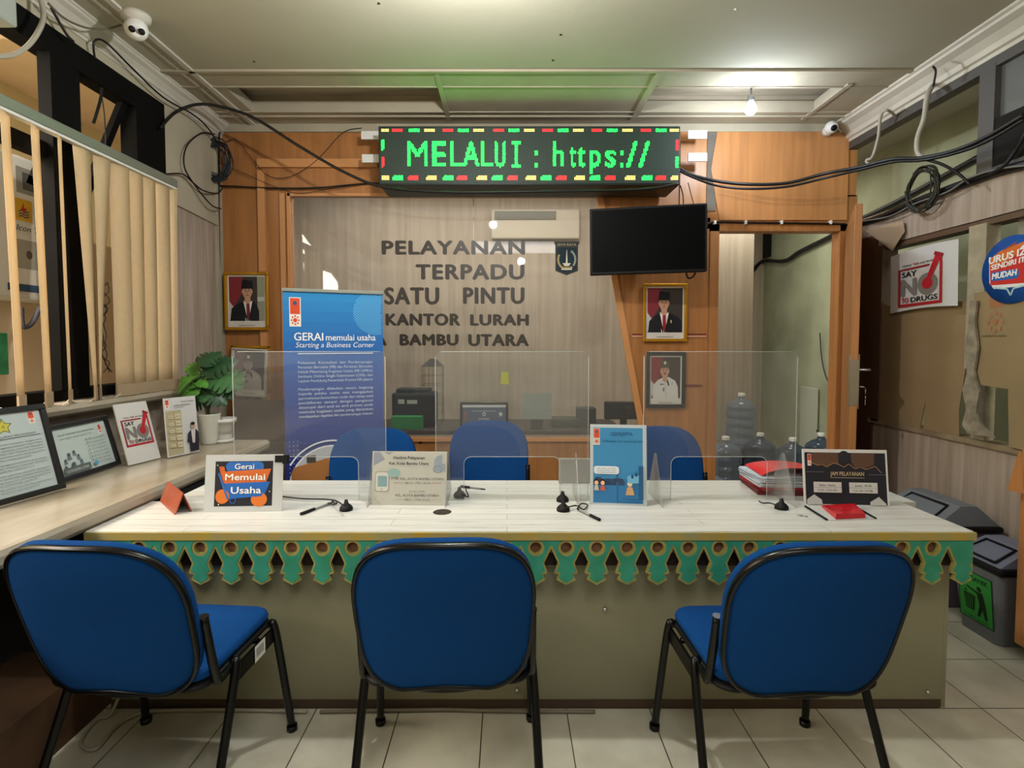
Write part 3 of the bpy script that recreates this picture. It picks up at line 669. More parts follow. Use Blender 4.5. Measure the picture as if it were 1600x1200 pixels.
# skirt
U = 47.75 * YDF / 824.0; cxs = [PZ(215.6, 830, ZD).x + U * k for k in range(-1, 28)]
zt = P(800, 843.5, YDF).z
def zz(py): return P(800, py, YDF).z
def skirt(inset):
    t = inset
    pts = [(XDL if not t else XDL + .003, zt), (XDL if not t else XDL + .003, zz(870))]
    half = U / 2; pu = YDF / 824.0
    for i, cx in enumerate(cxs):
        L = [(-half + t * .5, 857), (-13 * pu + t, 880), (-18.5 * pu + t * 1.2, 895.5), (-11 * pu + t * .6, 898), (-15 * pu + t * 1.1, 906), (0, 914)]
        for dx, py in L[1:] if i == 0 else L: pts.append((cx + dx, zz(py) + (t if py in (906, 914, 895.5, 898) else t * 1.6 if py == 857 else 0)))
        for dx, py in L[::-1][1:]:
            if cx - dx > XDR: break
            pts.append((cx - dx, zz(py) + (t if py in (906, 914, 895.5, 898) else t * 1.6 if py == 857 else 0)))
        else: continue
        break
    pts = [(max(min(p[0], XDR - (0.003 if t else 0)), XDL), p[1]) for p in pts]
    pts.append((XDR - (.003 if t else 0), pts[-1][1])); pts.append((XDR - (.003 if t else 0), zt))
    return pts
def fill2d(outer, holes, y0, y1, mi_mats, name, parent):
    cu = bpy.data.curves.new('c', 'CURVE'); cu.dimensions = '2D'; cu.fill_mode = 'BOTH'; cu.extrude = abs(y1 - y0) / 2
    for pl in [outer] + holes:
        sp = cu.splines.new('POLY'); sp.points.add(len(pl) - 1)
        for i, p in enumerate(pl): sp.points[i].co = (p[0], p[1], 0, 1)
        sp.use_cyclic_u = True
    o = bpy.data.objects.new('c', cu); COL.objects.link(o); dg = bpy.context.evaluated_depsgraph_get(); ev = o.evaluated_get(dg); me = ev.to_mesh()
    mb = MB(); ym = (y0 + y1) / 2; mb.add([(v.co.x, ym + v.co.z, v.co.y) for v in me.vertices], [list(p.vertices) for p in me.polygons]); ev.to_mesh_clear(); bpy.data.objects.remove(o); bpy.data.curves.remove(cu)
    return mb.build(name, mi_mats, parent, world=True)
def circ(cx, cz, r, n=18): return [(cx + r * math.cos(2 * PI * i / n), cz + r * math.sin(2 * PI * i / n)) for i in range(n)]
zc_ = zz(856); cc = [c for c in cxs if XDL + .04 < c < XDR - .035]
sk = fill2d(skirt(0), [circ(c, zc_, .0195) for c in cc], YDF, YDF + .014, M_grd, 'carved_skirt', e)
fill2d(skirt(.0065), [circ(c, zc_, .029) for c in cc], YDF - .0015, YDF, M_gr, 'green_paint', e)
m = MB()
m.box((XDL, YDF + .02, zz(867)), (XDR, YDF + .04, ZD - .022)); m.build('backing_rail', mat('brown_rail', '#8a5f42', .7, var=.3, vscale=12), e, world=True); m = MB(); m.box((XDL, YDF + .05, zz(893)), (XDR - .02, YDF + .06, zz(866))); m.build('dark_rail', M_dark, e, world=True)
m = MB(); YP = 1.884
m.box((-1.43, YP, .03), (XDR - .014, YP + .012, ZD - .09)); m.box((XDR - .0138, YP - .0005, .0), (XDR, YD1, ZD - .03)); m.build('front_panel', M_panel, e, world=True)
m = MB(); m.box((-1.43, YP - .004, .0), (XDR - .02, YP + .02, .03)); m.build('kick_strip', mat('brown_kick', '#4a3a2b', .7), e, world=True)
m = MB(); m.box((-1.43, YP + .012, ZD - .10), (XDR - .02, YD1 - .02, ZD - .06)); m.build('under_frame', M_dark, e, world=True)
for (x, y) in ((945, 951), (808, 1077), (1448, 1080)):
    c = P(x, y, YP); m = MB(); m.lathe([(0, .012), (.006, .012), (.008, .006), (.008, 0)], (0, 0, 0), 14, M=Matrix.Translation(c) @ Matrix.Rotation(PI / 2, 4, 'X')); m.build('steel_bolt', M_chrome, e, world=True)
e = thing('staff_desk', 'white planked staff desk joined behind the service counter', 'desk', (0, YD1 + .2, 0))
m = MB(); m.box((XDL + .06, YD1 + .004, ZD - .03), (P(1345, 752, YD2).x, YD2, ZD - .004), bev=.003); m.build('desktop', M_plank, e, world=True)
m = MB(); m.box((XDL + .1, YD1 + .03, 0), (XDL + .13, YD2 - .03, ZD - .03)); m.build('side_panel', M_panel, e, world=True); m = MB(); m.box((1.3, YD1 + .03, 0), (1.33, YD2 - .03, ZD - .03)); m.build('side_panel', M_panel, e, world=True)
c = PZ(691, 800, ZD); m = MB(); m.lathe([(0, .0012), (.033, .0012), (.035, .0)], c, 24); tag(m.build('cable_hole', mat('dark_hole', '#2a1c12', .7)), 'round brown cable hole in the counter in front of the hotline sign', 'cable hole')
# red rag under skirt
Yr = YDF + .042; c = P(834, 868, Yr); m = MB(); m.prism([(c.x - .03, c.z), (c.x + .005, c.z), (c.x + .028, c.z - .09), (c.x + .002, c.z - .103), (c.x - .04, c.z - .095)], Yr - .001, Yr + .005, 'y')
tag(m.build('red_ribbon', mat('red_cloth', '#a0181b', .8)), 'dark red cloth scrap hanging behind the carved skirt', 'cloth')

# ================================================================== LEDGE LEFT
XE = -1.43; ZL = .735
m = MB(); prof = [(XL + .002, ZL - .06), (XE - .01, ZL - .06), (XE + .0, ZL - .045), (XE + .004, ZL - .02), (XE - .004, ZL - .004), (XE - .016, ZL), (XL + .002, ZL)]
e = thing('window_ledge', 'long cream marble ledge under the left window', 'ledge', (XE - .3, 1.5, 0))
YLE = 3.20
m.prism(prof, -.6, YLE, 'y'); m.build('marble_top', M_marble, e, world=True)
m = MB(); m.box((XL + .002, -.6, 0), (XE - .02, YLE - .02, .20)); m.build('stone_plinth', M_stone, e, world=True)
m = MB(); m.box((XL + .004, -.6, .20), (XL + .3, YLE - .02, ZL - .06)); m.box((XL + .3, YDF + .1, .2), (XE - .02, YLE - .02, ZL - .06)); m.box((XL + .3, YLE - .03, .2), (XE - .02, YLE - .0, ZL - .06)); m.build('recess_lining', M_void, e, world=True)  # cavity shade is carried by this near-black lining

# ================================================================== CHAIRS
def make_chair(label, M):
    e = thing('visitor_chair', label, 'chair', M, 'blue upholstered visitor chairs')
    # seat: rounded slab
    def slab(hw, y0, y1, z0, z1, r, crown, name, mt):
        m = MB(); n = 10; rows = []
        def outline(k):
            pts = []
            for (sx, sy, a) in ((1, 1, 0), (-1, 1, 90), (-1, -1, 180), (1, -1, 270)):
                cx = sx * (hw - r); cy = (y1 - r) if sy > 0 else (y0 + r)
                for i in range(6):
                    t = R(a + i * 18); pts.append((cx * 1 + r * math.cos(t), cy + r * math.sin(t)))
            ym = (y0 + y1) / 2; return [(p[0] * k, ym + (p[1] - ym) * k) for p in pts]
        lay = [(.93, z0), (.99, z0 + (z1 - z0) * .25), (1, z0 + (z1 - z0) * .55), (.985, z1 - .006), (.95, z1), (.6, z1 + crown), (.0, z1 + crown * 1.2)]
        vs = []
        for k, z in lay: vs += [(p[0], p[1], z) for p in outline(max(k, .001))]
        N = 24; fs = []
        for l_ in range(len(lay) - 1):
            for i in range(N): fs.append((l_ * N + i, l_ * N + (i + 1) % N, (l_ + 1) * N + (i + 1) % N, (l_ + 1) * N + i))
        fs.append(list(range(N))[::-1]); m.add(vs, fs, 0, None, True); return m.build(name, mt, e)
    slab(.225, -.17, .205, .412, .447, .055, .006, 'seat_cushion', M_cloth)
    slab(.228, -.175, .21, .392, .414, .055, 0, 'seat_tray', M_bkm)
    # backrest: curved panel, local frame reclined
    Yb, Zb = -.160, .388; Lb = .475; tilt = math.atan2(.135, .455)
    def bp(u, v, d):      # u across, v 0..Lb up, d depth towards the sitter
        curve = -.060 * (1 - (u / .23) ** 2) * .7 + .012
        y = Yb - v * math.sin(tilt) + curve + d * math.cos(tilt); z = Zb + v * math.cos(tilt) + d * math.sin(tilt)
        return (u, y, z)
    def bout(k=1.0, n=56):
        pts = []
        for i in range(n):
            t = 2 * PI * i / n; c_, s_ = math.cos(t), math.sin(t)
            pw = .60 if s_ > 0 else .45
            u = .237 * math.copysign(abs(c_) ** pw, c_); v = Lb / 2 + Lb / 2 * math.copysign(abs(s_) ** (.66 if s_ > 0 else .5), s_)
            if s_ < 0: v += .022 * max(0, 1 - (u / .13) ** 2)      # scooped lower edge
            u *= (1 - .06 * max(0, (.30 - v) / .30)); pts.append((u * k, Lb / 2 + (v - Lb / 2) * k))
        return pts
    def panel(ks, name, mt):
        m = MB(); vs = []; N = 56
        for k, d in ks: vs += [bp(p[0], p[1], d) for p in bout(k, N)]
        fs = []
        for l_ in range(len(ks) - 1):
            for i in range(N): fs.append((l_ * N + i, l_ * N + (i + 1) % N, (l_ + 1) * N + (i + 1) % N, (l_ + 1) * N + i))
        m.add(vs, fs, 0, None, True); return m.build(name, mt, e)
    panel([(.001, -.004), (.35, -.006), (.65, -.007), (.9, -.006), (.965, -.003), (.97, .002)], 'back_cover', M_cloth)
    panel([(.958, -.0045), (.975, -.010), (.995, -.008), (1.0, 0), (.99, .009), (.96, .012)], 'rim', M_bk)
    panel([(.97, .008), (.99, .015), (.985, .028), (.94, .036), (.6, .042), (.3, .042), (.001, .042)], 'back_cushion', M_cloth)
    # lumbar bar under the scooped edge
    m = MB(); m.tube([bp(u / 10 * .17, .004 , .02) for u in range(-10, 11)], lambda t: .006 + .012 * math.sin(PI * t), smooth=0); m.build('lower_rail', M_bkm, e)
    for s in (-1, 1):
        m = MB(); m.tube([(s * .218, -.02, .397), (s * .230, -.10, .398), (s * .232, -.128, .42), (s * .230, -.170, .60)], .012); m.tube([(s * .230, -.170, .598), (s * .230, -.171, .606)], .0135, smooth=0); m.build('back_upright', M_bk, e)
        m = MB(); m.tube([(s * .225, .17, .40), (s * .243, .175, .37), (s * .262, .235, .012)], .0125); m.tube([(s * .262, .235, 0), (s * .262, .235, .018)], .018, smooth=0); m.build('leg', M_bk, e)
        m = MB(); m.tube([(s * .225, -.045, .40), (s * .241, -.055, .375), (s * .256, -.215, .012)], .0125); m.tube([(s * .256, -.215, 0), (s * .256, -.215, .018)], .018, smooth=0); m.build('leg', M_bk, e)
        m = MB(); m.prism([(-.06, .392), (.19, .392), (.175, .345), (-.04, .345)], s * .232, s * .240, 'x'); m.build('side_plate', M_bk, e)
    m = MB(); m.tube([(-.225, .10, .385), (.225, .10, .385)], .009, smooth=0); m.tube([(-.225, -.10, .385), (.225, -.10, .385)], .009, smooth=0); m.build('cross_bar', M_bk, e)
    return e
YC = 1.585
ch = make_chair('blue chair in front of the middle of the counter', rot_M((-.168, YC - .01, 0), R(2)))
def dupchair(M, label):
    c = copy_tree(ch); c.matrix_basis = M; c['label'] = label; return c
cl = dupchair(rot_M((-1.01, YC - .03, 0), R(-4)), 'blue chair at the left end of the counter with a barcode sticker')
dupchair(rot_M((.775, YC - .035, 0), R(2)), 'blue chair in front of the right end of the counter')
a = Art(.06, .05, 1, M=Matrix.Translation((.2405, .05, .345)) @ Matrix.Rotation(PI / 2, 4, 'Z') @ Matrix.Translation((0, -.001, 0))); a.sv = .05
a.rect(0, 0, 1, 1, '#d9d7d0')
for i in range(14): a.rect(.15 + i * .05, .25, .15 + i * .05 + (.02 if i % 3 else .035), .8, '#55524d'); a.k -= 1
st = a.build('barcode_sticker', cl); st['label'] = 'white barcode sticker'
for (px, Yc, py, lb) in ((585, 2.66, 0, 'blue staff chair behind the counter, nearest the blue banner'), (764, 2.93, 0, 'blue staff chair behind the middle of the counter'), (1040, 2.72, 0, 'blue staff chair behind the counter, nearest the water bottles')):
    Yb = Yc + .25; dupchair(rot_M((P(px, 700, Yb).x, Yc, 0), PI + (R(8) if px > 1000 else 0)), lb)

# ================================================================== BANNER
bl, br, tl = P(443, 744, 3.13), P(600, 744, 3.36), P(443, 453, 3.13)
bl.z = br.z = .05; bl.x = tl.x = P(444, 600, 3.13).x; tl = Vector((bl.x, bl.y, tl.z)); br.x = P(599, 600, 3.36).x
Mb, Wb = sheet_M(bl, br, tl); Hb = (tl - bl).length
e = thing('rollup_banner', 'tall blue roll-up banner with white text behind the counter', 'banner', Mb)
MB().box((0, 0, 0), (Wb, .004, Hb)).build('banner_sheet', ink('#2f6fb5'), e)
MB().box((-.005, -.012, Hb - .008), (Wb + .005, .012, Hb + .012), bev=.003).build('top_bar', M_alu, e)
m = MB(); m.box((-.02, -.05, -.05), (Wb + .02, .06, .04), bev=.01); m.build('base_cassette', M_alu, e)
MB().tube([(Wb / 2, .02, .0), (Wb / 2, .02, Hb)], .01, smooth=0).build('pole', M_alu, e)
a = Art(Wb, Hb, 100, 100 * Hb / Wb); a.sv = a.su; TH_ = Hb / a.su
def by(py): return TH_ - (py - 453) / (744 - 453) * (TH_ * (1.0 - (0)) * 1.0) * (1.0 if True else 1)
vis = (P(443, 453, 3.13).z - P(443, 744, 3.13).z) / a.su     # banner units visible
def by(py): return TH_ - (py - 455) / 291 * vis
def bxx(px): return (px - 443) / 156 * 100
nb = 18
gcols = ['#2d86c4', '#2c80c0', '#2b7abc', '#2b74b8', '#2b6eb4', '#2c68b0', '#2c62ab', '#2c5ca7', '#2c56a2', '#2c509d', '#2b4b98', '#2a4693', '#29418d', '#283d88', '#273983', '#26357e', '#25327a', '#242f76']
for i in range(nb):
    y1 = TH_ - i * vis / nb; y0 = TH_ - (i + 1) * vis / nb if i < nb - 1 else 0
    a.rect(0, y0, 100, y1, gcols[i]); a.k -= 1
a.k += 1
def hatch_circle(cx, cy, r):
    for i in range(-12, 13):
        d = i / 12.5 * r; h = math.sqrt(max(r * r - d * d, 0)); nx, ny = .7071, -.7071; tx, ty = .7071, .7071
        p0 = (cx + nx * d - tx * h, cy + ny * d - ty * h); p1 = (cx + nx * d + tx * h, cy + ny * d + ty * h)
        # clip at sheet edge
        q = []
        for s_ in range(21):
            p = (p0[0] + (p1[0] - p0[0]) * s_ / 20, p0[1] + (p1[1] - p0[1]) * s_ / 20)
            if p[0] < 99 and p[1] < TH_ - 1: q.append(p)
        if len(q) > 1: a.line([q[0], q[-1]], .9, '#5fa9d8'); a.k -= 1
    a.k += 1
hatch_circle(93, by(487), 24)
dinas_logo(a, bxx(453.5), by(510), 9.5, by(467) - by(510))
a.text('GERAI', bxx(459), by(533), by(521) - by(533), '#e8eef2', w=28, bold=.02); a.text('memulai usaha', bxx(507), by(533), by(523) - by(533), '#e8eef2', w=51, bold=.012)
a.text('Starting a Business Corner', bxx(461), by(544), 5.2, '#e0e8ee', w=79, shear=.2); a.rect(bxx(464), by(554.5), bxx(582), by(553), '#d5e0ea')
body1 = ['Pelayanan  Konsultasi  dan  Pendampingan', 'Perizinan Berusaha (PB) dan Perizinan Berusaha', 'Untuk Menunjang Kegiatan Usaha (PB UMKU)', 'berbasis Online Single Submission (OSS), dan', 'Layanan Pendukung Pemerintah Provinsi DKI Jakarta']
body2 = ['Pendampingan  dilakukan  secara  langsung', 'kepada  pelaku  usaha  saat  mengajukan', 'permohonan/konsultasi mulai dari tahap awal', 'pendaftaran  sampai  dengan  pengajuan', 'disetujui dari end to end proses pada', 'memulai kegiatan usaha yang dijalankan', 'mendapatkan legalitas dan pendampingan hukum.']
for i, t in enumerate(body1): a.text(t, bxx(464), by(570 + i * 7.2), 2.6, '#c5d6e8', w=75)
for i, t in enumerate(body2): a.text(t, bxx(464), by(612 + i * 7.2), 2.6, '#c5d6e8', w=75)
for i in range(9):
    for j in range(3): a.ell(4 + j * 4, by(692 + i * 7), .6, .6, '#8fa9d2', 6); a.k -= 1
a.k += 1
cx, cy = bxx(512), by(765)
a.ring(cx, cy, 47, 47, 1.6, '#dfe5ee', a0=R(20), a1=R(150)); a.ell(cx, cy, 41.5, 41.5, '#e5e6ea', 40)
a.ell(cx, cy, 40, 40, '#b9bac0', 40); a.poly([(cx - 39, by(742)), (cx - 36, by(733)), (cx - 2, by(722)), (cx + 6, by(724)), (cx + 20, by(728)), (cx + 20, by(765)), (cx - 39, by(765))], '#a8703f')
a.rect(cx - 24, by(728), cx - 15, by(716), '#4b4a44'); a.poly([(cx - 2, by(722)), (cx + 8, by(724)), (cx + 8, by(745)), (cx - 2, by(745))], '#b8824f')
a.rrect(bxx(542), by(692), bxx(560), by(682), 2.5, '#d9734c'); a.rect(bxx(555), by(683), bxx(574), by(681), '#dfe5ee')
a.build('banner_print', e)

# ================================================================== SIGNS ON THE COUNTER
def stand_sign(name, label, bl, br, tl, art, units, thick=.006, foot=True, clear=True, board=None, group=None):
    M, W = sheet_M(bl, br, tl); Hh = (tl - bl).dot(Vector(M.col[2][:3]))
    e = thing(name, label, 'sign', M, group)
    MB().box((0, 0, 0), (W, thick, Hh), bev=.001).build('holder', board if board else M_white, e)
    a = Art(W, Hh, units[0], units[1]); art(a, *units); a.build('printed_sheet', e)
    return e, W, Hh
def art_memulai(a, w, h):     # 125 x 88 units
    a.rect(0, 0, w, h, '#b9bbba'); a.rect(16, 9, 109, 78, '#23232a')
    a.poly([(22, 70), (30, 70), (42, 22), (34, 22)], '#c55f2b'); a.rrect(33, 62, 94, 77, 7, '#2c66b0')
    a.poly([(26, 62), (106, 66), (99, 46), (33, 42)], '#c9652c'); a.poly([(30, 44), (105, 46), (96, 24), (40, 20)], '#2460ad')
    a.ell(29, 24, 11, 11, '#cf6f2a'); a.ell(88, 19, 13, 11, '#cf6f2a'); a.ring(46, 18, 5, 5, 1, '#2c66b0')
    a.poly([(40, 30), (97, 34), (92, 24), (46, 21)], '#2460ad'); a.line([(22, 60), (38, 20)], 3, '#2c66b0')
    a.text('Gerai', 63, 66, 8, '#e8e6e0', w=31, align='c', bold=.02); a.text('Memulai', 65, 49, 9.5, '#e8e6e0', w=64, align='c', bold=.03); a.text('Usaha', 67, 28.5, 10, '#e8e6e0', w=48, align='c', bold=.03)
    for (x, y) in ((20, 72), (105, 31), (24, 12)): a.ell(x, y, 1, 1, '#d9cfa0', 8)
bl, br = PZ(318, 801, ZD), PZ(440, 799, ZD); tl = bl + Vector((0, .03, .212))
e, W, Hh = stand_sign('tabletop_sign', 'white framed sign reading Gerai Memulai Usaha on the left of the counter', bl, br, tl, art_memulai, (125, 88))
m = MB(); m.box((W - .03, -.004, Hh * .86), (W + .012, .01, Hh * .98)); m.box((W + .0, -.012, Hh * .83), (W + .02, .014, Hh * .99), bev=.003); m.build('binder_clip', M_bkm, e)
def art_hotline(a, w, h):     # 117 x 85
    a.rect(0, 0, w, h, '#c8c8bd'); a.poly([(2, 84), (2, 62), (20, 72), (12, 84)], '#9aa0ad'); a.poly([(17, 84), (34, 84), (26, 80)], '#9aa0ad')
    a.ell(110, 66, 13, 14, '#9fabb8', 20, R(90), R(270)); a.rect(97, 54, 115, 66, '#9fabb8'); a.ring(103, 57, 7, 6, .8, '#7c8794')
    a.rrect(5, 21, 27, 53, 4, '#a88f86'); a.rrect(6, 22, 26, 52, 4, '#d6d6cc'); a.rrect(9.5, 29, 24, 46, 1, '#86aab0'); a.ell(34, 51, 10, 7, '#92b0ac')
    a.ring(16, 25, 1.6, 1.6, .5, '#a88f86')
    a.text('Hotline Pelayanan', 58, 73, 4.4, '#2c2c2c', w=49, align='c', bold=.015); a.text('Kel. Kota Bambu Utara', 58, 64, 4.4, '#2c2c2c', w=62, align='c', bold=.015)
    a.text('PTSP KEL. KOTA BAMBU UTARA', 72, 40, 3.6, '#6d6557', w=82, align='c'); a.text('>>>>', 35, 33.5, 3.4, '#a8605a', w=14); a.text('0813-1701-4101', 72, 33.5, 3.2, '#6d6557', w=40, align='c'); a.text('<<<<', 95, 33.5, 3.4, '#a8605a', w=14)
    a.text('DUKCAPIL', 72, 20, 3.4, '#8a8376', w=26, align='c'); a.text('KEL. KOTA BAMBU UTARA', 72, 14, 3.6, '#5e574a', w=68, align='c', bold=.01); a.text('>>>>', 36, 7.5, 3.2, '#a59a88', w=14); a.text('0821-1700-4222', 72, 7.5, 3.2, '#6d6557', w=40, align='c'); a.text('<<<<', 95, 7.5, 3.2, '#a59a88', w=14)
    for (x, y) in ((7, 10), (12, 6), (18, 9), (13, 2)): a.ell(x, y, .8, .8, '#8a8376', 6)
bl, br = PZ(580, 789, ZD), PZ(697, 790, ZD); tl = bl + Vector((0, .03, .207))
e, W, Hh = stand_sign('tabletop_sign', 'pale service hotline sign with phone drawing standing on the counter', bl, br, tl, art_hotline, (117, 85))
m = MB(); m.box((-.004, -.004, -.001), (W + .012, -.002, Hh + .004)); m.box((-.004, -.004, -.001), (W + .012, .012, .003)); m.add([(-.004, 0, 0), (-.004, .10, .0), (-.004, .035, Hh * .97), (-.004, 0, Hh)], [(0, 1, 2, 3)]); m.build('acrylic_sleeve', glass('clear_sleeve', (.99, .99, .99)), e)
def art_gem(a, w, h):         # 90 x 123
    a.rect(0, 0, w, h, '#c9d2d3'); a.rect(5, 3, 84, 118, '#3b95c8'); a.rect(5, 3, 84, 40, '#2a7fb8'); 
    a.rect(5, 30, 55, 36, '#24476b'); a.rect(8, 36, 18, 42, '#24476b'); a.rect(24, 36, 34, 40, '#24476b'); a.rect(42, 3, 45, 60, '#1f6aa6'); a.ell(44, 38, 10, 3, '#24476b')
    dinas_logo(a, 6, 92, 9, 24)
    a.text('GEMSPITA', 50, 106, 5.2, '#1d4f74', w=36, align='c', bold=.01); a.text('Gabungan Permohonan Izin', 52, 96, 3.4, '#1d4f74', w=64, align='c')
    a.rrect(6, 47, 46, 59, 4, '#d5dcde')
    for i, t in enumerate(('Halo, ajukan izin Anda', 'secara online dan', 'cetak dokumen mandiri')): a.text(t, 26, 55 - i * 3, 1.6, '#4c5a63', w=30, align='c')
    for (x, c) in ((10, '#b9b2a0'), (20, '#c2553a')):
        a.ell(x, 35, 4.4, 4.6, '#2a201c'); a.ell(x, 33.5, 3.3, 3.2, '#e0b795'); a.poly([(x - 4, 22), (x + 4, 22), (x + 2.5, 30), (x - 2.5, 30)], c)
    a.poly([(56, 16), (70, 16), (67, 28), (59, 28)], '#c49a6b'); a.ell(63, 33, 4, 4.4, '#d8c2a0'); a.rrect(59, 34, 80, 46, 4, '#6aa9c9'); a.ell(67, 44, 2, 3, '#24476b'); a.ell(73, 47, 2, 3, '#24476b')
    a.rect(77, 10, 84, 60, '#29567c'); a.text('kel.kotabambuutara', 66, 9, 1.8, '#12324c', w=28, align='c'); a.text('informasi lebih lanjut', 63, 5, 1.8, '#12324c', w=36, align='c')
bl, br = PZ(922, 788, ZD), PZ(1011, 791, ZD); tl = bl + Vector((0, .045, .312))
e, W, Hh = stand_sign('tabletop_sign', 'tall blue poster stand reading GEMSPITA on the counter', bl, br, tl, art_gem, (90, 123))
m = MB(); m.box((-.003, -.004, -.001), (W + .004, -.002, Hh + .003)); m.box((-.003, -.002, -.0), (W + .003, .06, .003)); m.build('acrylic_sleeve', glass('clear_sleeve', (.99, .99, .99)), e)
def art_jam(a, w, h):         # 136 x 85
    a.rect(0, 0, w, h, '#cfcdc8'); a.rect(3, 1, 133, 80, '#25242b')
    a.poly([(14, 80), (14, 64), (24, 60), (30, 62), (38, 58), (50, 64), (58, 62), (58, 80)], '#5c4334'); a.line([(14, 64), (24, 60), (30, 62), (38, 58), (50, 64), (58, 62), (66, 58), (74, 63), (84, 56), (92, 58), (102, 55), (116, 60), (126, 50)], .9, '#a77e4d')
    a.poly([(78, 80), (78, 66), (84, 58), (100, 57), (114, 62), (116, 80)], '#5c4334'); a.ell(67, 74, 9, 9, '#2b2a31')
    dinas_logo(a, 8, 60, 5, 17)
    a.text('JAM PELAYANAN', 70, 45, 6, '#c9b184', w=54, align='c', bold=.01); a.rect(43, 41.5, 97, 42.3, '#a59a88'); a.rect(4, 50, 33, 50.6, '#77737a'); a.rect(104, 47, 131, 47.6, '#77737a')
    for x, t1, t2 in ((15, 'Senin - Kamis', '07.30 - 16.00 WIB'), (72, 'Jumat - 07.30', '16.30 WIB')):
        a.rect(x, 19, x + 45, 35, '#c6c4be'); a.rect(x, 26.5, x + 45, 27, '#8a8880'); a.text(t1, x + 22, 29, 2.6, '#2c2b30', w=26, align='c', bold=.02); a.text(t2, x + 22, 21.5, 2.4, '#2c2b30', w=30, align='c')
    a.poly([(3, 1), (3, 8), (15, 16), (27, 8), (28, 1)], '#b9b8b5'); a.poly([(104, 1), (104, 6), (118, 14), (129, 4), (129, 1)], '#b9b8b5')
bl, br = PZ(1257, 788, ZD), PZ(1390, 791, ZD); tl = bl + Vector((.0, .03, .215)); br.y -= .0
e, W, Hh = stand_sign('tabletop_sign', 'dark opening hours sign in white frame on the right of the counter', bl, br, tl, art_jam, (136, 85))
MB().box((0, .004, 0), (W, .05, .004)).build('foot', M_white, e)
# red prism holder
A_, B_ = PZ(263, 781, ZD), PZ(287, 802, ZD); d_ = (B_ - A_).normalized(); n_ = Vector((0, 0, 1)).cross(d_)
m = MB(); vs = []
for p in (A_, B_): vs += [p - n_ * .03, p + n_ * .03, p + Vector((0, 0, .078)), p + Vector((0, 0, .072)), p + n_ * .025, p - n_ * .025]
m.add([v + Vector((0, 0, .0005)) for v in vs], [(0, 5, 11, 6), (0, 6, 8, 2), (2, 8, 7, 1), (1, 7, 10, 4), (3, 4, 10, 9), (3, 9, 11, 5), (0, 2, 3, 5), (2, 1, 4, 3), (6, 11, 9, 8), (8, 9, 10, 7)])
tag(m.build('name_holder', mat('copper_red_plastic', '#a05038', .3, var=.15, vscale=20)), 'small copper-red triangular holder on the left end of the counter', 'name holder')
# red packet on clear tray
a0, a1, a2, a3 = PZ(1284, 794, ZD), PZ(1335, 793, ZD), PZ(1352, 811, ZD), PZ(1306, 813, ZD)
e = thing('clear_tray', 'flat clear tray with dark edges in front of the opening hours sign', 'tray', (a0 + a2) / 2)
q = [PZ(1258, 793, ZD), PZ(1335, 793, ZD), PZ(1368, 812, ZD), PZ(1292, 814, ZD)]
m = MB(); m.prism([(p.x, p.y) for p in q], ZD + .0005, ZD + .003, 'z'); m.build('tray_base', M_acrye, e, world=True)
m = MB()
for i in (0, 1):
    p, r_ = q[i], q[(3, 2)[i]]; m.tube([(p.x, p.y, ZD + .005), (r_.x, r_.y, ZD + .005)], .004, smooth=0)
m.build('dark_edge', M_bkm, e, world=True)
m = MB(); vs = [a0, a1, a2, a3]; m.add([(p.x, p.y, ZD + .0035) for p in vs] + [(p.x, p.y, ZD + .012 + .004 * i) for i, p in enumerate(vs)], [(3, 2, 1, 0), (4, 5, 6, 7), (0, 1, 5, 4), (1, 2, 6, 5), (2, 3, 7, 6), (3, 0, 4, 7)])
tag(m.build('red_packet', mat('glossy_red_packet', '#c01420', .25, bump=.5, bscale=35)), 'shiny red packet lying on the clear tray', 'packet')
for (x, y) in ((1250, 806), (1258, 807)):
    c = PZ(x, y, ZD); m = MB(); m.lathe([(0, .003), (.008, .002), (.008, 0)], c, 14); tag(m.build('coin', M_alu), 'small flat metal disc beside the clear tray on the counter', 'coin', 'discs beside the tray')
# pens on stands
def pen_stand(base, cord, pen, label):
    e = thing('desk_pen_stand', label, 'pen', (base.x, base.y, ZD), 'tethered pens on the counter')
    m = MB(); m.lathe([(0, 0), (.025, 0), (.025, .010), (.019, .018), (.009, .026), (.006, .040), (0, .042)], base, 18); m.build('base', M_bkm, e, world=True)
    if cord:
        m = MB(); pts = [Vector(p) for p in cord]; m.tube(pts, .0028, 6, smooth=6); m.build('cord', M_cable, e, world=True)
    if pen:
        a, b = Vector(pen[0]), Vector(pen[1]); m = MB(); d = (b - a); m.tube([a, a + d * .45], .0058, 10, smooth=0); m.tube([a + d * .45, b], .0045, 10, mi=1, smooth=0); m.tube([b, b + d.normalized() * .018], .003, 8, smooth=0); m.build('pen', [M_bkm, mat('pen_barrel', '#8d8d8c', .4)], e, world=True)
def D(px, py, up=.006): q = PZ(px, py, ZD + up); return q
pen_stand(PZ(541, 797, ZD), [D(541, 795, .03), D(530, 785, .03), D(518, 781, .02), D(524, 788, .008), D(512, 786, .01)], (D(470, 803), D(516, 786)), 'black tethered pen on the counter between the orange sign and the hotline sign')
pen_stand(PZ(718, 776, ZD), [D(722, 772, .03), D(732, 776, .01), D(728, 764, .02), D(735, 761, .02)], (D(720, 760, .02), D(752, 764, .02)), 'black tethered pen directly right of the hotline sign')
pen_stand(PZ(879, 783, ZD - .0), None, None, 'black pen base at the rear edge of the counter beside the GEMSPITA stand')
pen_stand(PZ(880, 798, ZD), [D(886, 793, .02), D(900, 790, .012), D(912, 796, .008), D(918, 789, .01), D(908, 787, .01), D(902, 795, .01)], (D(937, 812), D(906, 797)), 'black tethered pen in front of the GEMSPITA stand')
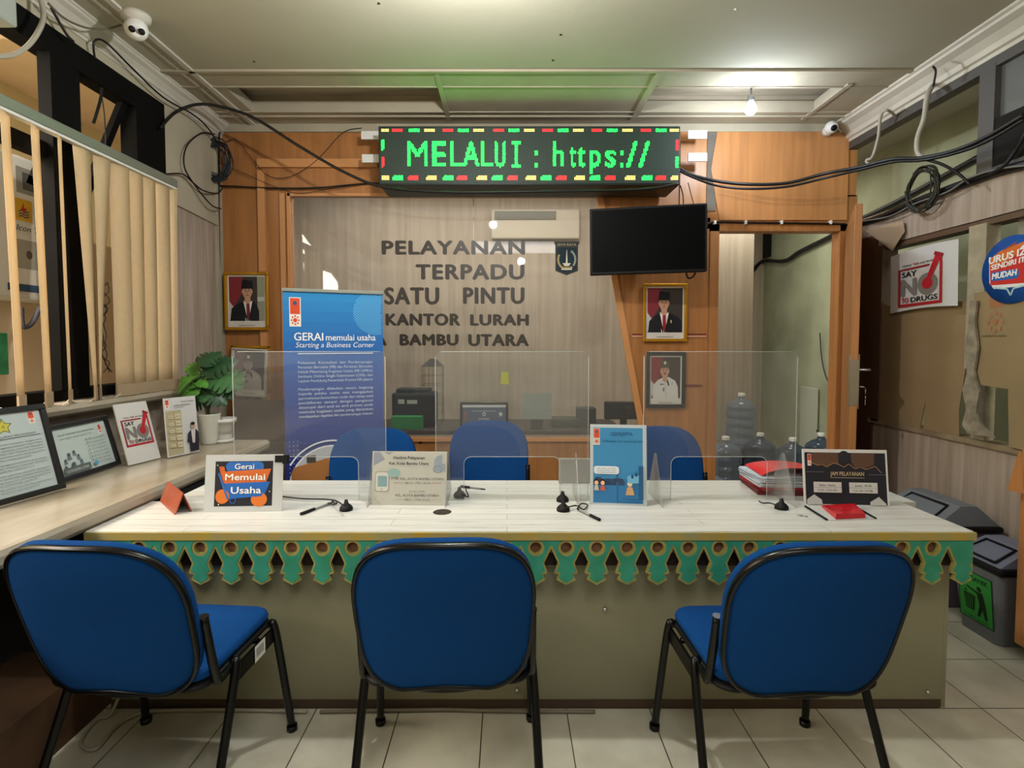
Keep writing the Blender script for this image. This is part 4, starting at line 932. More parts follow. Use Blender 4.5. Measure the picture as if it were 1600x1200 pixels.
pen_stand(PZ(1221, 795, ZD), [D(1215, 790, .03), D(1203, 786, .02), D(1192, 786, .01), D(1186, 783, .01)], None, 'black pen base left of the opening hours sign')
tag(MB().tube([D(436, 775), D(470, 779), D(505, 780), D(524, 782), D(526, 787)], .003).build('charging_cable', M_cable), 'thin grey-black cable running behind the orange sign along the counter', 'cable')
# acrylic shields
def shield(pxa, pxb, label):
    Ysh = PZ(800, 781, ZD).y + .0; xa, xb = P(pxa, 700, Ysh).x, P(pxb, 700, Ysh).x; W = xb - xa; zt_ = P(800, 549, Ysh).z; Hh = zt_ - ZD - .002
    e = thing('acrylic_shield', label, 'sneeze guard', (xa, Ysh, ZD + .001), 'clear acrylic shields on the counter')
    hw = .195; xm = W / 2; hh = P(800, 714, Ysh).z - ZD
    def arc(cx, cz, r, a0, a1, n=5): return [(cx + r * math.cos(R(a0 + (a1 - a0) * i / n)), cz + r * math.sin(R(a0 + (a1 - a0) * i / n))) for i in range(n + 1)]
    pts = [(0, 0)] + [(xm - hw, 0)] + arc(xm - hw + .03, hh - .03, .03, 180, 90) + arc(xm + hw - .03, hh - .03, .03, 90, 0) + [(xm + hw, 0), (W, 0)] + arc(W - .02, Hh - .02, .02, 0, 90) + arc(.02, Hh - .02, .02, 90, 180)
    MB().prism(pts, -.0015, .0015, 'y').build('sheet', [M_acry], e)
    m = MB()
    m.tube([(0, 0, z_) for z_ in (0, Hh - .02)] , .0016, 4, smooth=0); m.tube([(W, 0, 0), (W, 0, Hh - .02)], .0016, 4, smooth=0); m.tube([(.02, 0, Hh), (W - .02, 0, Hh)], .0016, 4, smooth=0)
    m.tube([(p[0], 0, p[1]) for p in pts[1:15]], .0014, 4, smooth=0); m.build('polished_edge', M_acrye, e)
    for x in (.05, W - .05):
        m = MB(); m.prism([(-.11, 0), (.11, 0), (.10, .02), (.012, .19), (-.012, .19), (-.10, .02)], x - .0015, x + .0015, 'x'); m.build('foot', M_acrye if False else glass('acrylic_foot', (.9, .9, .9), haze=.13, hz=(.7, .7, .68)), e)
shield(366, 603, 'leftmost clear acrylic shield standing on the counter in front of the banner')
shield(681, 919, 'middle clear acrylic shield standing on the counter')
shield(1005, 1243, 'clear acrylic shield nearest the opening hours sign')
# paper stack with red folder
c = P(1240, 748, 2.42)
zz0 = ZD - .003
def slabat(x0, x1, y0, y1, z0, z1, rot=0): return None
layers = [('#5e1418', .0, .022, 'dark red folder at the bottom of the paper stack', 'folder', -6), ('#8f1a22', .022, .034, 'thin dark red folder above the bottom one of the stack', 'folder', 3), ('#c4c6cc', .034, .058, 'thick lower bundle of white papers in the stack by the doorway', 'paper bundle', -3), ('#b9bfca', .058, .078, 'upper bundle of white papers under the bright red folder', 'paper bundle', 4)]
for (cl_, z0, z1, lb, ct, rz) in layers:
    m = MB(); Mx = rot_M((1.22, 2.33, zz0 + z0), R(rz)); n = 1 if ct == 'folder' else 5
    for i in range(n):
        o_ = random.uniform(-.008, .008) if n > 1 else 0; t0, t1 = i / n, (i + 1) / n
        m.box((-.15 + o_, -.11 - o_, (z1 - z0) * t0), (.15 + o_, .11 + o_, (z1 - z0) * t1 - .0006), M=Mx)
    tag(m.build('stacked_folder' if ct == 'folder' else 'paper_bundle', mat('f' + cl_, cl_, .55)), lb, ct, 'papers stacked behind the opening hours sign')
m = MB(); vs = []; nx, ny = 10, 8
for j in range(ny + 1):
    for i in range(nx + 1):
        u, v = i / nx, j / ny; vs.append((-.14 + .28 * u, -.105 + .21 * v, .002 + .035 * math.sin(PI * u) ** .7 * (1 - .4 * v)))
m.add(vs + [(a[0], a[1], 0) for a in vs], [(j * (nx + 1) + i, j * (nx + 1) + i + 1, (j + 1) * (nx + 1) + i + 1, (j + 1) * (nx + 1) + i) for j in range(ny) for i in range(nx)], 0, rot_M((1.225, 2.33, zz0 + .079), R(-5)), True)
o_ = len(vs)
tag(m.build('red_plastic_folder', mat('bright_red_folder', '#d0202c', .35)), 'bright red puffed plastic folder on top of the paper stack', 'folder')

# ================================================================== LEDGE ITEMS
def ledge_frame(name, label, cat, cBL, cBR, cTM, border, art, units, frame_m, zb=ZL + .001, xt=None, Hfix=None, depth=.02, edge=.02):
    bl, br = PZ(*cBL, zb), PZ(*cBR, zb); tm = PX(*cTM, xt)
    M, W = sheet_M(bl, br, bl + (tm - (bl + br) / 2)); Hh = (tm - (bl + br) / 2).dot(Vector(M.col[2][:3])) if Hfix is None else Hfix
    e = thing(name, label, cat, M)
    if edge:
        m = MB()
        for (a, b) in (((0, 0), (W, edge)), ((0, Hh - edge), (W, Hh)), ((0, edge), (edge, Hh - edge)), ((W - edge, edge), (W, Hh - edge))): m.box((a[0], -depth * .5, a[1]), (b[0], depth * .4, b[1]), bev=.003)
        m.build('frame', frame_m, e)
    MB().box((edge * .5, -.001, edge * .5), (W - edge * .5, .006, Hh - edge * .5)).build('board', M_bkm if edge else M_white, e)
    a = Art(W - 2 * edge, Hh - 2 * edge, units[0], units[1], M=Matrix.Translation((edge, -.0014, edge))); art(a, *units); a.build('printed_sheet', e)
    return e, W, Hh
def art_star(a, w, h):
    a.rect(0, 0, w, h, '#b4bfbf'); a.star(38, 118, 15, '#5f6b33', .5); a.star(38, 118, 12, '#c6bc52', .5); a.ell(38, 118, 3, 3, '#a89a3c', 10)
    dinas_logo(a, 80, 118, 9, 20); a.rect(6, 96, 92, 97, '#5b6466')
    a.text('MAKLUMAT PELAYANAN', 50, 99, 3, '#3c4446', w=70, align='c')
    for p, (y, n) in enumerate(((86, 6), (52, 3), (34, 4), (12, 2))):
        for i in range(n):
            t = ['Dengan ini kami menyatakan sanggup untuk', 'menyelenggarakan pelayanan sesuai dengan', 'standar pelayanan yang telah ditetapkan', 'dan apabila tidak menepati janji ini kami', 'siap menerima sanksi sesuai peraturan', 'perundang-undangan yang berlaku'][(i + p) % 6]
            a.text(t, 8, y - i * 5.2, 2.6, '#4c5658', w=84 if i < n - 1 else 60)
bl_ = PZ(5, 792, ZL); br_ = PZ(101, 765, ZL)
dv = (bl_ - br_).normalized()
bl2 = br_ + dv * .36
M0 = None
def frame_from(name, label, cat, br, dirv, W, up, Hh, art, units, edge, fm):
    br = br + Vector((0, 0, .006)); bl = br + dirv * W; M, _ = sheet_M(bl, br, bl + up)
    e = thing(name, label, cat, M); m = MB()
    if edge:
        for (a, b) in (((0, 0), (W, edge)), ((0, Hh - edge), (W, Hh)), ((0, edge), (edge, Hh - edge)), ((W - edge, edge), (W, Hh - edge))): m.box((a[0], -.012, a[1]), (b[0], .008, b[1]), bev=.003)
        m.build('frame', fm, e)
    MB().box((edge * .5, .0, edge * .5), (W - edge * .5, .006, Hh - edge * .5)).build('board', M_bkm if edge else M_white, e)
    a = Art(W - 2 * edge, Hh - 2 * edge, units[0], units[1], M=Matrix.Translation((edge, -.0004, edge))); art(a, *units); a.build('printed_sheet', e); return e
M_frb = mat('black_frame_wood', '#1d1c1d', .35)
def leanup(br, pxt, xt):
    return P(pxt[0], pxt[1], br.y) - br
u1 = leanup(br_, (61, 634), -1.965)
frame_from('document_frame', 'large black framed certificate with gold star at the near end of the ledge', 'picture', br_, dv, .27, u1, u1.length, art_star, (100, 140), .022, M_frb)
def art_team(a, w, h):      # 150 x 100
    a.rect(0, 0, w, h, '#b6c2bf'); dinas_logo(a, 128, 72, 8, 20)
    a.text('Kantor Kelurahan Kota Bambu Utara', 66, 84, 4, '#55605e', w=96, align='c'); a.text('siap melayani dengan sepenuh hati', 62, 76, 3.4, '#6a7573', w=84, align='c')
    for (x, y, r_) in ((30, 42, 4), (18, 32, 3), (44, 46, 3), (52, 36, 3), (56, 24, 3), (14, 18, 3), (34, 20, 5)): a.ell(x, y, r_, r_ * 1.1, '#4d5a60', 12); a.poly([(x - r_ * 1.4, y - r_ * 2.6), (x + r_ * 1.4, y - r_ * 2.6), (x + r_, y - r_), (x - r_, y - r_)], '#6b7a80')
    a.rect(6, 2, 76, 16, '#59625f'); a.text('KOTA BAMBU UTARA', 41, 6, 5, '#c3cac6', w=58, align='c')
    for i in range(8): a.ell(84, 66 - i * 8, 2, 2, '#6f8a90', 8); a.text(['Ramah', 'Profesional', 'Cepat dan tepat', 'Transparan', 'Akuntabel', 'Bebas pungli', 'Mudah diakses', 'Terpercaya'][i], 90, 64.5 - i * 8, 3, '#56605e', w=44)
    a.ell(90, 10, 5, 5, '#4e97b0')
br_ = PZ(187, 727, ZL); bl_ = PZ(104, 755, ZL); dv = (bl_ - br_).normalized(); u1 = leanup(br_, (164, 651), -1.955)
frame_from('document_frame', 'black framed landscape notice with drawn people leaning on the upstand', 'picture', br_, dv, .36, u1, u1.length, art_team, (150, 100), .02, M_frb)
def art_sayno(a, w, h):      # 100 x 100 logo area
    red = '#a3252c'
    for (x0, y0, x1, y1) in ((16, 14, 84, 19), (16, 14, 20, 76), (80, 14, 84, 82), (20, 73, 66, 76)): a.rrect(x0, y0, x1, y1, 1.5, red if x1 - x0 > 10 and y0 < 20 or x0 > 70 else '#8a2329')
    a.text('Katakan', 24, 79, 3.6, '#333333', w=14); a.text('Tidak', 40, 79, 3.6, red, w=10, bold=.02); a.text('pada Narkoba', 52, 79, 3.6, '#333333', w=22)
    a.text('SAY', 23, 62, 8.5, '#161616', w=23, bold=.04); a.text('N', 23, 32, 26, '#77736f', w=22, bold=.06)
    a.ell(63, 46, 15, 17, '#77736f', 28); a.ell(63, 47, 8, 9, '#b0202a', 24); a.poly([(62, 56), (69, 54), (84, 86), (76, 92)], '#b0202a'); a.poly([(74, 93), (86, 87), (84, 82), (72, 88)], '#8f1a22')
    a.text('TO', 23, 21, 7.5, red, w=11, bold=.03); a.text('DRUGS', 38, 21, 7.5, '#161616', w=40, bold=.03)
def art_sn_small(a, w, h):
    a.rect(0, 0, w, h, '#c9c7c3'); M0 = a.M; k = a.sv
    sub = Art(a.W * 1.25, a.H * .72, 100, 100); sub.M = a.M @ Matrix.Translation((-a.W * .125, 0, a.H * .18)); sub.mb = a.mb; sub.cols = a.cols; sub.k = a.k; art_sayno(sub, 100, 100); a.k = sub.k
br_ = PZ(251, 717, ZL); bl_ = PZ(207, 728, ZL); dv = (bl_ - br_).normalized(); u1 = leanup(br_, (223, 629), -1.935)
frame_from('paper_sign', 'white SAY NO TO DRUGS paper leaning on the ledge beside the black frames', 'sign', br_, dv, (bl_ - br_).length * 1.12, u1, u1.length, art_sn_small, (100, 150), 0, None)
def art_man(a, w, h):        # 50 x 90
    a.rect(0, 0, w, h, '#c6c4c2'); a.rect(1, 2, 25, 70, '#ada182'); dinas_logo(a, 2, 74, 5, 13); a.text('Standar Layanan', 36, 82, 2, '#4c4c55', w=20, align='c'); a.rect(14, 77, 40, 77.8, '#6a6a72'); a.rect(14, 74, 30, 74.6, '#8a8a90')
    for i in range(5):
        a.rrect(4, 58 - i * 11, 12, 63 - i * 11, 1, '#c8bf9f'); a.rrect(14.5, 57 - i * 11, 23, 65 - i * 11, 1, '#c8bf9f')
        a.text(['Senin', 'Selasa', 'Rabu', 'Kamis', 'Jumat'][i], 8, 60 - i * 11, 1.6, '#6a6250', w=6, align='c'); a.text('08.00', 18.7, 60 - i * 11, 1.6, '#6a6250', w=6, align='c')
    a.poly([(34, 3), (48, 3), (48.5, 20), (33, 20)], '#25232b'); a.poly([(30, 18), (32, 32), (37, 37), (45, 37), (49, 32), (49.5, 18)], '#2b2932'); a.poly([(37, 37), (44, 37), (42, 16), (38, 16)], '#c8bfc0')
    a.ell(40.5, 43, 3.4, 5, '#b08a72', 14); a.ell(40.5, 46.5, 3.6, 2.6, '#1d1a1c', 14)
br_ = PZ(312, 707, ZL); bl_ = PZ(263, 717, ZL); dv = (bl_ - br_).normalized(); u1 = Vector((-.02, .02, .30))
frame_from('paper_sign', 'white and beige leaflet board with a man in dark jacket before the potted plant', 'sign', br_, dv, (bl_ - br_).length, u1, .298, art_man, (50, 90), 0, None)
# pots
def pot(c, r0, r1, h, nm, mt): 
    m = MB(); m.lathe([(0, .0), (r0 * .96, 0), (r0, .004), (r1, h - .012), (r1 + .004, h - .01), (r1 + .004, h), (r1 - .006, h), (r1 - .01, h - .03), (0, h - .03)], c, 28); return m
c = PZ(327, 694, ZL); c.y = 3.07; c = Vector((P(327, 690, 3.07).x, 3.07, ZL + .001))
e = thing('potted_plant', 'large-leaved green plant in a ribbed white pot on the ledge', 'plant', c)
m = MB(); prof = [(0, 0), (.040, 0)]; 
for i in range(22): t = i / 21; prof.append((.042 + .020 * t + (.0015 if i % 2 else 0), .004 + .165 * t))
prof += [(.064, .175), (.058, .175), (.055, .155), (0, .155)]
m.lathe(prof, (0, 0, 0), 28); m.build('pot', mat('ribbed_white_pot', '#c9c8bb', .7), e)
def leaf_mb(size, cuts=5):
    # outline in (s along, w half width), notched
    m = MB(); n = 22; pts = []
    for i in range(n + 1):
        t = i / n; s_ = t
        wv = .52 * math.sin(PI * min(1, t ** .62)) ** .75
        if i in (0,): wv = .12
        if cuts and i % 4 == 2 and i > 3 and i < n - 2: wv *= .45
        pts.append((s_, wv))
    vs = []; fs = []
    for (s_, wv) in pts:
        for k in (-1, -.55, 0, .55, 1):
            w_ = wv * k; bend = -.35 * s_ * s_ + .10 * s_; fold = -.18 * abs(w_) + (0.03 if abs(k) == .55 else 0)
            vs.append(((w_) * size, (s_ - .06 * (abs(k) if s_ < .1 else 0)) * size, (bend + fold) * size))
    for i in range(n):
        for j in range(4): fs.append((i * 5 + j, i * 5 + j + 1, (i + 1) * 5 + j + 1, (i + 1) * 5 + j))
    m.add(vs, fs, 0, None, True); return m
M_leafA = mat('bright_leaf', '#5c9a3c', .4, var=.3, vscale=18); M_leafB = mat('dark_leaf', '#2b4f30', .4, var=.3, vscale=18); M_leafC = mat('mid_leaf', '#3f7040', .42, var=.3, vscale=18)
lv = [(303, 600, 585, 'A', .155, 150, 30), (303, 575, 0, 'A', .10, 60, 40), (333, 570, 0, 'B', .15, 30, 25), (345, 590, 0, 'C', .15, -20, -15), (350, 600, 0, 'B', .13, -60, -25), (295, 598, 0, 'B', .14, 120, -5), (320, 612, 0, 'B', .13, 90, -20), (325, 605, 0, 'C', .12, -90, -20), (333, 618, 0, 'B', .10, 0, -30), (312, 622, 0, 'B', .12, 170, -35), (322, 560, 0, 'B', .11, 60, 35), (360, 588, 0, 'C', .11, -45, -5)]
for i, (px, py, _, k, sz, az, el) in enumerate(lv):
    p = P(px, py, 3.07 + random.uniform(-.05, .06)) - c
    d = Vector((math.cos(R(az)), math.sin(R(az)) * .6, math.sin(R(el)))).normalized()
    x_ = d.cross(Vector((0, -.75, .65))).normalized(); n_ = x_.cross(d)
    Ml = Matrix((x_, d, n_)).transposed().to_4x4(); Ml.translation = p - d * sz * .4
    sz *= 1.25; mb = leaf_mb(sz); mb.v = [Ml @ v for v in mb.v]; mb.build('leaf', {'A': M_leafA, 'B': M_leafB, 'C': M_leafC}[k], e)
    m = MB(); b = p - d * sz * .4; m.tube([(random.uniform(-.01, .01), random.uniform(-.01, .01), .15), (b.x * .35, b.y * .35, .15 + (b.z - .15) * .6), b], .0028, 6, smooth=5); m.build('stem', mat('stem_green', '#41502a', .6), e)
c = Vector((P(350, 688, 3.13).x, 3.13, ZL + .001))
e = thing('flower_pot', 'empty white plastic flower pot with saucer behind the potted plant', 'flower pot', c)
m = MB(); m.lathe([(0, .012), (.043, .012), (.045, .016), (.058, .115), (.068, .118), (.070, .14), (.064, .14), (.058, .125), (.05, .05), (0, .05)], (0, 0, 0), 28); m.build('pot', M_white, e)
m = MB(); m.lathe([(0, 0), (.05, 0), (.056, .018), (.052, .018), (.046, .006), (0, .006)], (0, 0, 0), 28); m.build('saucer', M_white, e)
# brown board behind ledge end
m = MB(); m.box((P(366, 600, 3.80).x, 3.80, 0), (P(442, 600, 3.80).x, 3.83, P(400, 625, 3.8).z)); tag(m.build('plywood_board', mat('dull_brown_board', '#7a6350', .6, var=.15, vscale=5)), 'dull brown board standing behind the ledge beside the banner', 'board')

# ================================================================== BLINDS
XB = -1.975
e = thing('vertical_blind', 'cream vertical blind hanging across the left window', 'blind', (XB, 1.5, 1.05))
m = MB(); zr = 2.235
m.box((XB - .02, -.8, zr - .0), (XB + .025, 3.22, zr + .045), bev=.003); m.build('headrail', M_alu, e, world=True)
m = MB(); m.box((XB - .012, -.8, zr - .012), (XB + .018, 3.22, zr)); m.build('rail_track', M_white, e, world=True)
# vanes: (px top, px bottom, width, angle top, angle bottom)
vw = .10
def vane(yt, yb, at, ab, wt=vw, wb=vw, zt_=zr - .01, zb_=1.075, swap=None):
    n = 10; vs = []; M_ = MB()
    for i in range(n + 1):
        t = i / n; y = yt + (yb - yt) * t; a = at + (ab - at) * t; w_ = wt + (wb - wt) * t; z = zt_ + (zb_ - zt_) * t
        dx, dy = math.sin(a) * w_ / 2, math.cos(a) * w_ / 2
        bow = .006
        for k, b in ((-1, 0), (0, bow), (1, 0)): vs.append((XB + dx * k + b, y + dy * k, z))
    fs = [(i * 3 + j, i * 3 + j + 1, (i + 1) * 3 + j + 1, (i + 1) * 3 + j) for i in range(n) for j in range(2)]
    M_.add(vs, fs, 0, None, True); o = M_.build('vane', M_blind, e, world=True)
    sol = o.modifiers.new('thick', 'SOLIDIFY'); sol.thickness = .0012
    m = MB(); a = ab; dx, dy = math.sin(a) * wb / 2, math.cos(a) * wb / 2
    m.add([(XB - dx + s_, yb - dy, z) for s_ in (-.002, .008) for z in (zb_ - .03, zb_ + .03)] + [(XB + dx + s_, yb + dy, z) for s_ in (-.002, .008) for z in (zb_ - .03, zb_ + .03)], [(0, 1, 3, 2), (4, 6, 7, 5), (0, 4, 5, 1), (2, 3, 7, 6), (0, 2, 6, 4), (1, 5, 7, 3)])
    q = m.build('weight_pocket', M_blindw, o); q.matrix_basis = Matrix.Identity(4)
def yAt(px, py=400): return PX(px, py, XB).y
# nearly edge-on vanes towards the camera side
for (pt_, pb_, a_) in ((8, 32, -25), (54, 75, -24), (92, 109, -31)): vane(yAt(pt_, 200), yAt(pb_, 600), R(a_), R(a_ - 2), .09, .09)
vane(yAt(128, 260), yAt(150, 600), R(2), R(-28), .10, .09)
vane(yAt(160, 270), yAt(156, 600), R(8), R(-34), .10, .05)
vane(yAt(186, 280), yAt(196, 600), R(12), R(10), .115, .11)
vane(yAt(212, 290), yAt(217, 600), R(0), R(0), .115, .115)
vane(yAt(232, 300), yAt(237, 600), R(4), R(4), .11, .11)
vane(yAt(254, 310), yAt(259, 600), R(6), R(6), .11, .11)
vane(yAt(268, 310), yAt(269, 600), R(50), R(50), .06, .06)
# bottom chain
m = MB(); ys = [yAt(p, 605) for p in (0, 30, 70, 108, 152, 190, 225, 262)]
pts = []
for a_, b_ in zip(ys[:-1], ys[1:]):
    for i in range(6): t = i / 6; pts.append((XB, a_ + (b_ - a_) * t, 1.065 - .03 * math.sin(PI * t)))
m.tube(pts, .002, 5, smooth=0); m.build('bead_chain', M_white, e, world=True)
# cord tangle
m = MB(); 
for k in range(3):
    pts = [(XB - .03 + random.uniform(-.01, .01), yAt(172 + random.uniform(-9, 9), 500), zz_) for zz_ in [1.62 - i * .045 for i in range(11)]]; m.tube(pts, .0022, 5, smooth=5)
m.build('tangled_cord', M_cable, e, world=True)

# ================================================================== METER BOX OUTSIDE
Xm = -2.58
a0 = PX(98, 300, Xm); yF = a0.y; yN = yF - .62; z0, z1 = PX(50, 470, Xm).z, PX(98, 268, Xm).z
M_ = Matrix.Translation((Xm, yN, z0)) @ Matrix.Rotation(PI / 2, 4, 'Z')
e = thing('electricity_meter_box', 'white electricity meter box with yellow logo outside the left window', 'meter box', M_)
Wm, Hm = yF - yN, z1 - z0
MB().box((0, 0, 0), (Wm, .16, Hm), bev=.02).build('case', mat('meter_case', '#d8d6cb', .5), e)
a = Art(Wm, Hm, 100, 100); 
a.rect(52, 74, 80, 92, '#8f8b80'); a.rect(58, 77, 76, 89, '#55544e'); a.rect(50, 22, 86, 42, '#a29f90'); a.ell(62, 32, 3, 3, '#5b5148'); a.ell(90, 84, 2.4, 2.4, '#4a3b33'); a.ell(92, 16, 2.4, 2.4, '#4a3b33')
a.rect(50, 55, 66, 70, '#d6a62c'); 
for i in range(3): a.line([(53, 61 - i * 1.8), (56, 62.2 - i * 1.8), (59, 61 - i * 1.8), (63, 62.2 - i * 1.8)], .9, '#2f5f74')
a.poly([(58, 68), (55, 62), (58, 62), (56, 57), (61, 64), (58, 64)], '#b3342c')
a.text('PLN', 70, 59, 6, '#2d5063', w=18, bold=.03); a.text('Icon Tronik', 50, 48, 4, '#3a3a3a', w=40, shear=.3); a.rect(40, 6, 100, 11, '#37526b'); a.text('www.pln.co.id', 86, 7, 2.4, '#c9d0d2', w=16)
a.build('front_print', e)
m = MB(); m.tube([PX(33, 480, -2.56), PX(36, 510, -2.55), PX(50, 505, -2.55), PX(62, 480, -2.55)], .012); tag(m.build('meter_cable', mat('grey_cable', '#4c4c55', .6)), 'grey cable looping under the outdoor meter box', 'cable')
m = MB(); b = PX(22, 585, -2.56); m.box((-2.60, b.y - .5, b.z), (-2.585, b.y, PX(20, 520, -2.56).z), bev=.003); tag(m.build('green_tarp', mat('green_tarp', '#3fa06e', .7, var=.4, vscale=12)), 'green patterned sheet hanging outside below the meter box', 'sheet')
# ================================================================== RIGHT WALL ITEMS
def rw(px, py, off=.03): return PX(px, py, XR - off)
# cardboard
def wallpiece(name, label, cat, pts, off, mt, th=.006):
    m = MB(); q = [PX(px, py, XR - off) for px, py in pts]; m.prism([(p.y, p.z) for p in q], XR - off - th, XR - off, 'x'); return tag(m.build(name, mt), label, cat)
wallpiece('cardboard_sheet', 'large brown cardboard sheet blocking the wall opening beside the door', 'cardboard', [(1377, 470), (1390, 478), (1518, 470), (1512, 500), (1513, 560), (1500, 640), (1500, 685), (1444, 672), (1448, 625), (1438, 670), (1366, 655)], .005, M_card)
wallpiece('cardboard_sheet', 'brown cardboard sheet with faded orange print under the round sign', 'cardboard', [(1523, 458), (1640, 440), (1640, 712), (1578, 698), (1577, 608), (1524, 600)], .03, mat('paler_cardboard', '#8d7a58', .85, var=.08, vscale=5))
wallpiece('cardboard_sheet', 'small dark cardboard flap behind the SAY NO poster', 'cardboard', [(1412, 395), (1450, 390), (1450, 410), (1412, 412)], -.04, M_dark)
wallpiece('loose_strip', 'peeled cream vinyl hanging from the beam above the SAY NO poster', 'loose vinyl', [(1352, 360), (1412, 345), (1414, 362), (1395, 392)], .02, mat('peeled_vinyl', '#b39a7c', .7), .004)
for (pts) in ([(1514, 395), (1520, 390), (1530, 660), (1515, 665)],):
    wallpiece('torn_cloth', 'dirty grey cloth hanging down the middle post of the opening', 'cloth', [(1519, 470), (1530, 470), (1526, 500), (1531, 545), (1525, 580), (1533, 612), (1528, 645), (1540, 668), (1556, 684), (1515, 677), (1506, 664), (1513, 640), (1507, 610), (1514, 585), (1511, 545), (1516, 510)], .045, mat('dirty_cloth', '#8d836f', .9, var=.4, vscale=18, bump=.6, bscale=20), .012)
# faded print on the second cardboard
# say no poster
bl, br, tl = PX(1391, 490, XR - .05), PX(1496, 478, XR - .05), PX(1394, 403, XR - .05)
M_, W_ = sheet_M(bl, br, tl); Hh = .355
e = thing('wall_poster', 'white SAY NO TO DRUGS poster taped over the cardboard on the right wall', 'poster', M_)
m = MB(); vs = []; n = 12
for i in range(n + 1):
    u = i / n; 
    for j in range(2): vs.append((u * W_, .002 * math.sin(u * 7), j * Hh + .012 * math.sin(u * 3)))
m.add(vs, [(2 * i, 2 * i + 2, 2 * i + 3, 2 * i + 1) for i in range(n)], 0, None, True); m.build('paper', ink('#c3c1c0'), e)
a = Art(W_ * .98, Hh * 1.05, 100, 100, M=Matrix.Translation((-W_ * .02, -.0026, -Hh * .07))); a.mb = MB(); art_sayno(a, 100, 100); a.build('slogan_print', e)
# round sign
c = PX(1583, 421, XR - .04)
M_ = Matrix.Translation(c) @ Matrix.Rotation(-PI / 2, 4, 'Z')
e = thing('round_sign', 'round blue sign reading URUS IZIN SENDIRI ITU MUDAH on the right wall', 'sign', M_)
Rr = .162; m = MB(); m.lathe([(0, 0), (Rr, 0), (Rr, .006), (0, .006)], (0, 0, 0), 48, M=Matrix.Rotation(PI / 2, 4, 'X')); m.build('disc', ink('#1d4f9c', .4), e)
a = Art(.324, .324, 100, 100, M=Matrix.Translation((-.162, -.0062, -.162)))
a.poly([(14, 34), (22, 24), (70, 24), (86, 40), (94, 78), (70, 84), (12, 72)], '#d6d8da'); a.poly([(13, 68), (16, 30), (72, 28), (84, 42), (95, 82), (55, 78)], '#c03128'); a.poly([(12, 70), (14, 58), (50, 66), (70, 88), (30, 80)], '#cd6a2a'); a.poly([(34, 80), (56, 90), (52, 84)], '#a14a22')
a.rrect(16, 36, 62, 50, 6, '#2a62ab'); a.line([(22, 26), (44, 22), (50, 12), (54, 22), (80, 26), (92, 60)], 2.4, '#a9c4c4')
a.text('URUS IZIN', 13, 63, 10, '#e6e4e0', w=76, bold=.06, shear=.15, rot=R(6)); a.text('SENDIRI ITU', 17, 53, 7.5, '#e6e4e0', w=62, bold=.06, shear=.15, rot=R(6)); a.text('MUDAH', 19, 39, 8.5, '#e6e4e0', w=40, bold=.06, shear=.15, rot=R(3))
a.build('sign_print', e)
q0 = PX(1540, 530, XR - .037); M_ = Matrix.Translation((XR - .0372, PX(1538, 530, XR - .037).y, q0.z)) @ Matrix.Rotation(-PI / 2, 4, 'Z')
e2 = [o for o in bpy.data.objects if o.name.startswith('cardboard_sheet') and 'faded' in o.get('label', '')][0]
a = Art(.11, .26, 100, 200, M=M_); a.rect(20, 120, 90, 190, '#9d6a48')
for i in range(8): t = i * PI / 4; a.ell(52 + 34 * math.cos(t), 66 + 34 * math.sin(t), 9, 9, '#9d6f50', 10)
a.ell(52, 66, 12, 12, '#9d6a48'); a.text('PEMERINTAH KOTA', 50, 8, 8, '#5c4730', w=120, align='c')
o = a.mb.build('faded_print', a.cols, e2); o.matrix_basis = e2.matrix_basis.inverted()
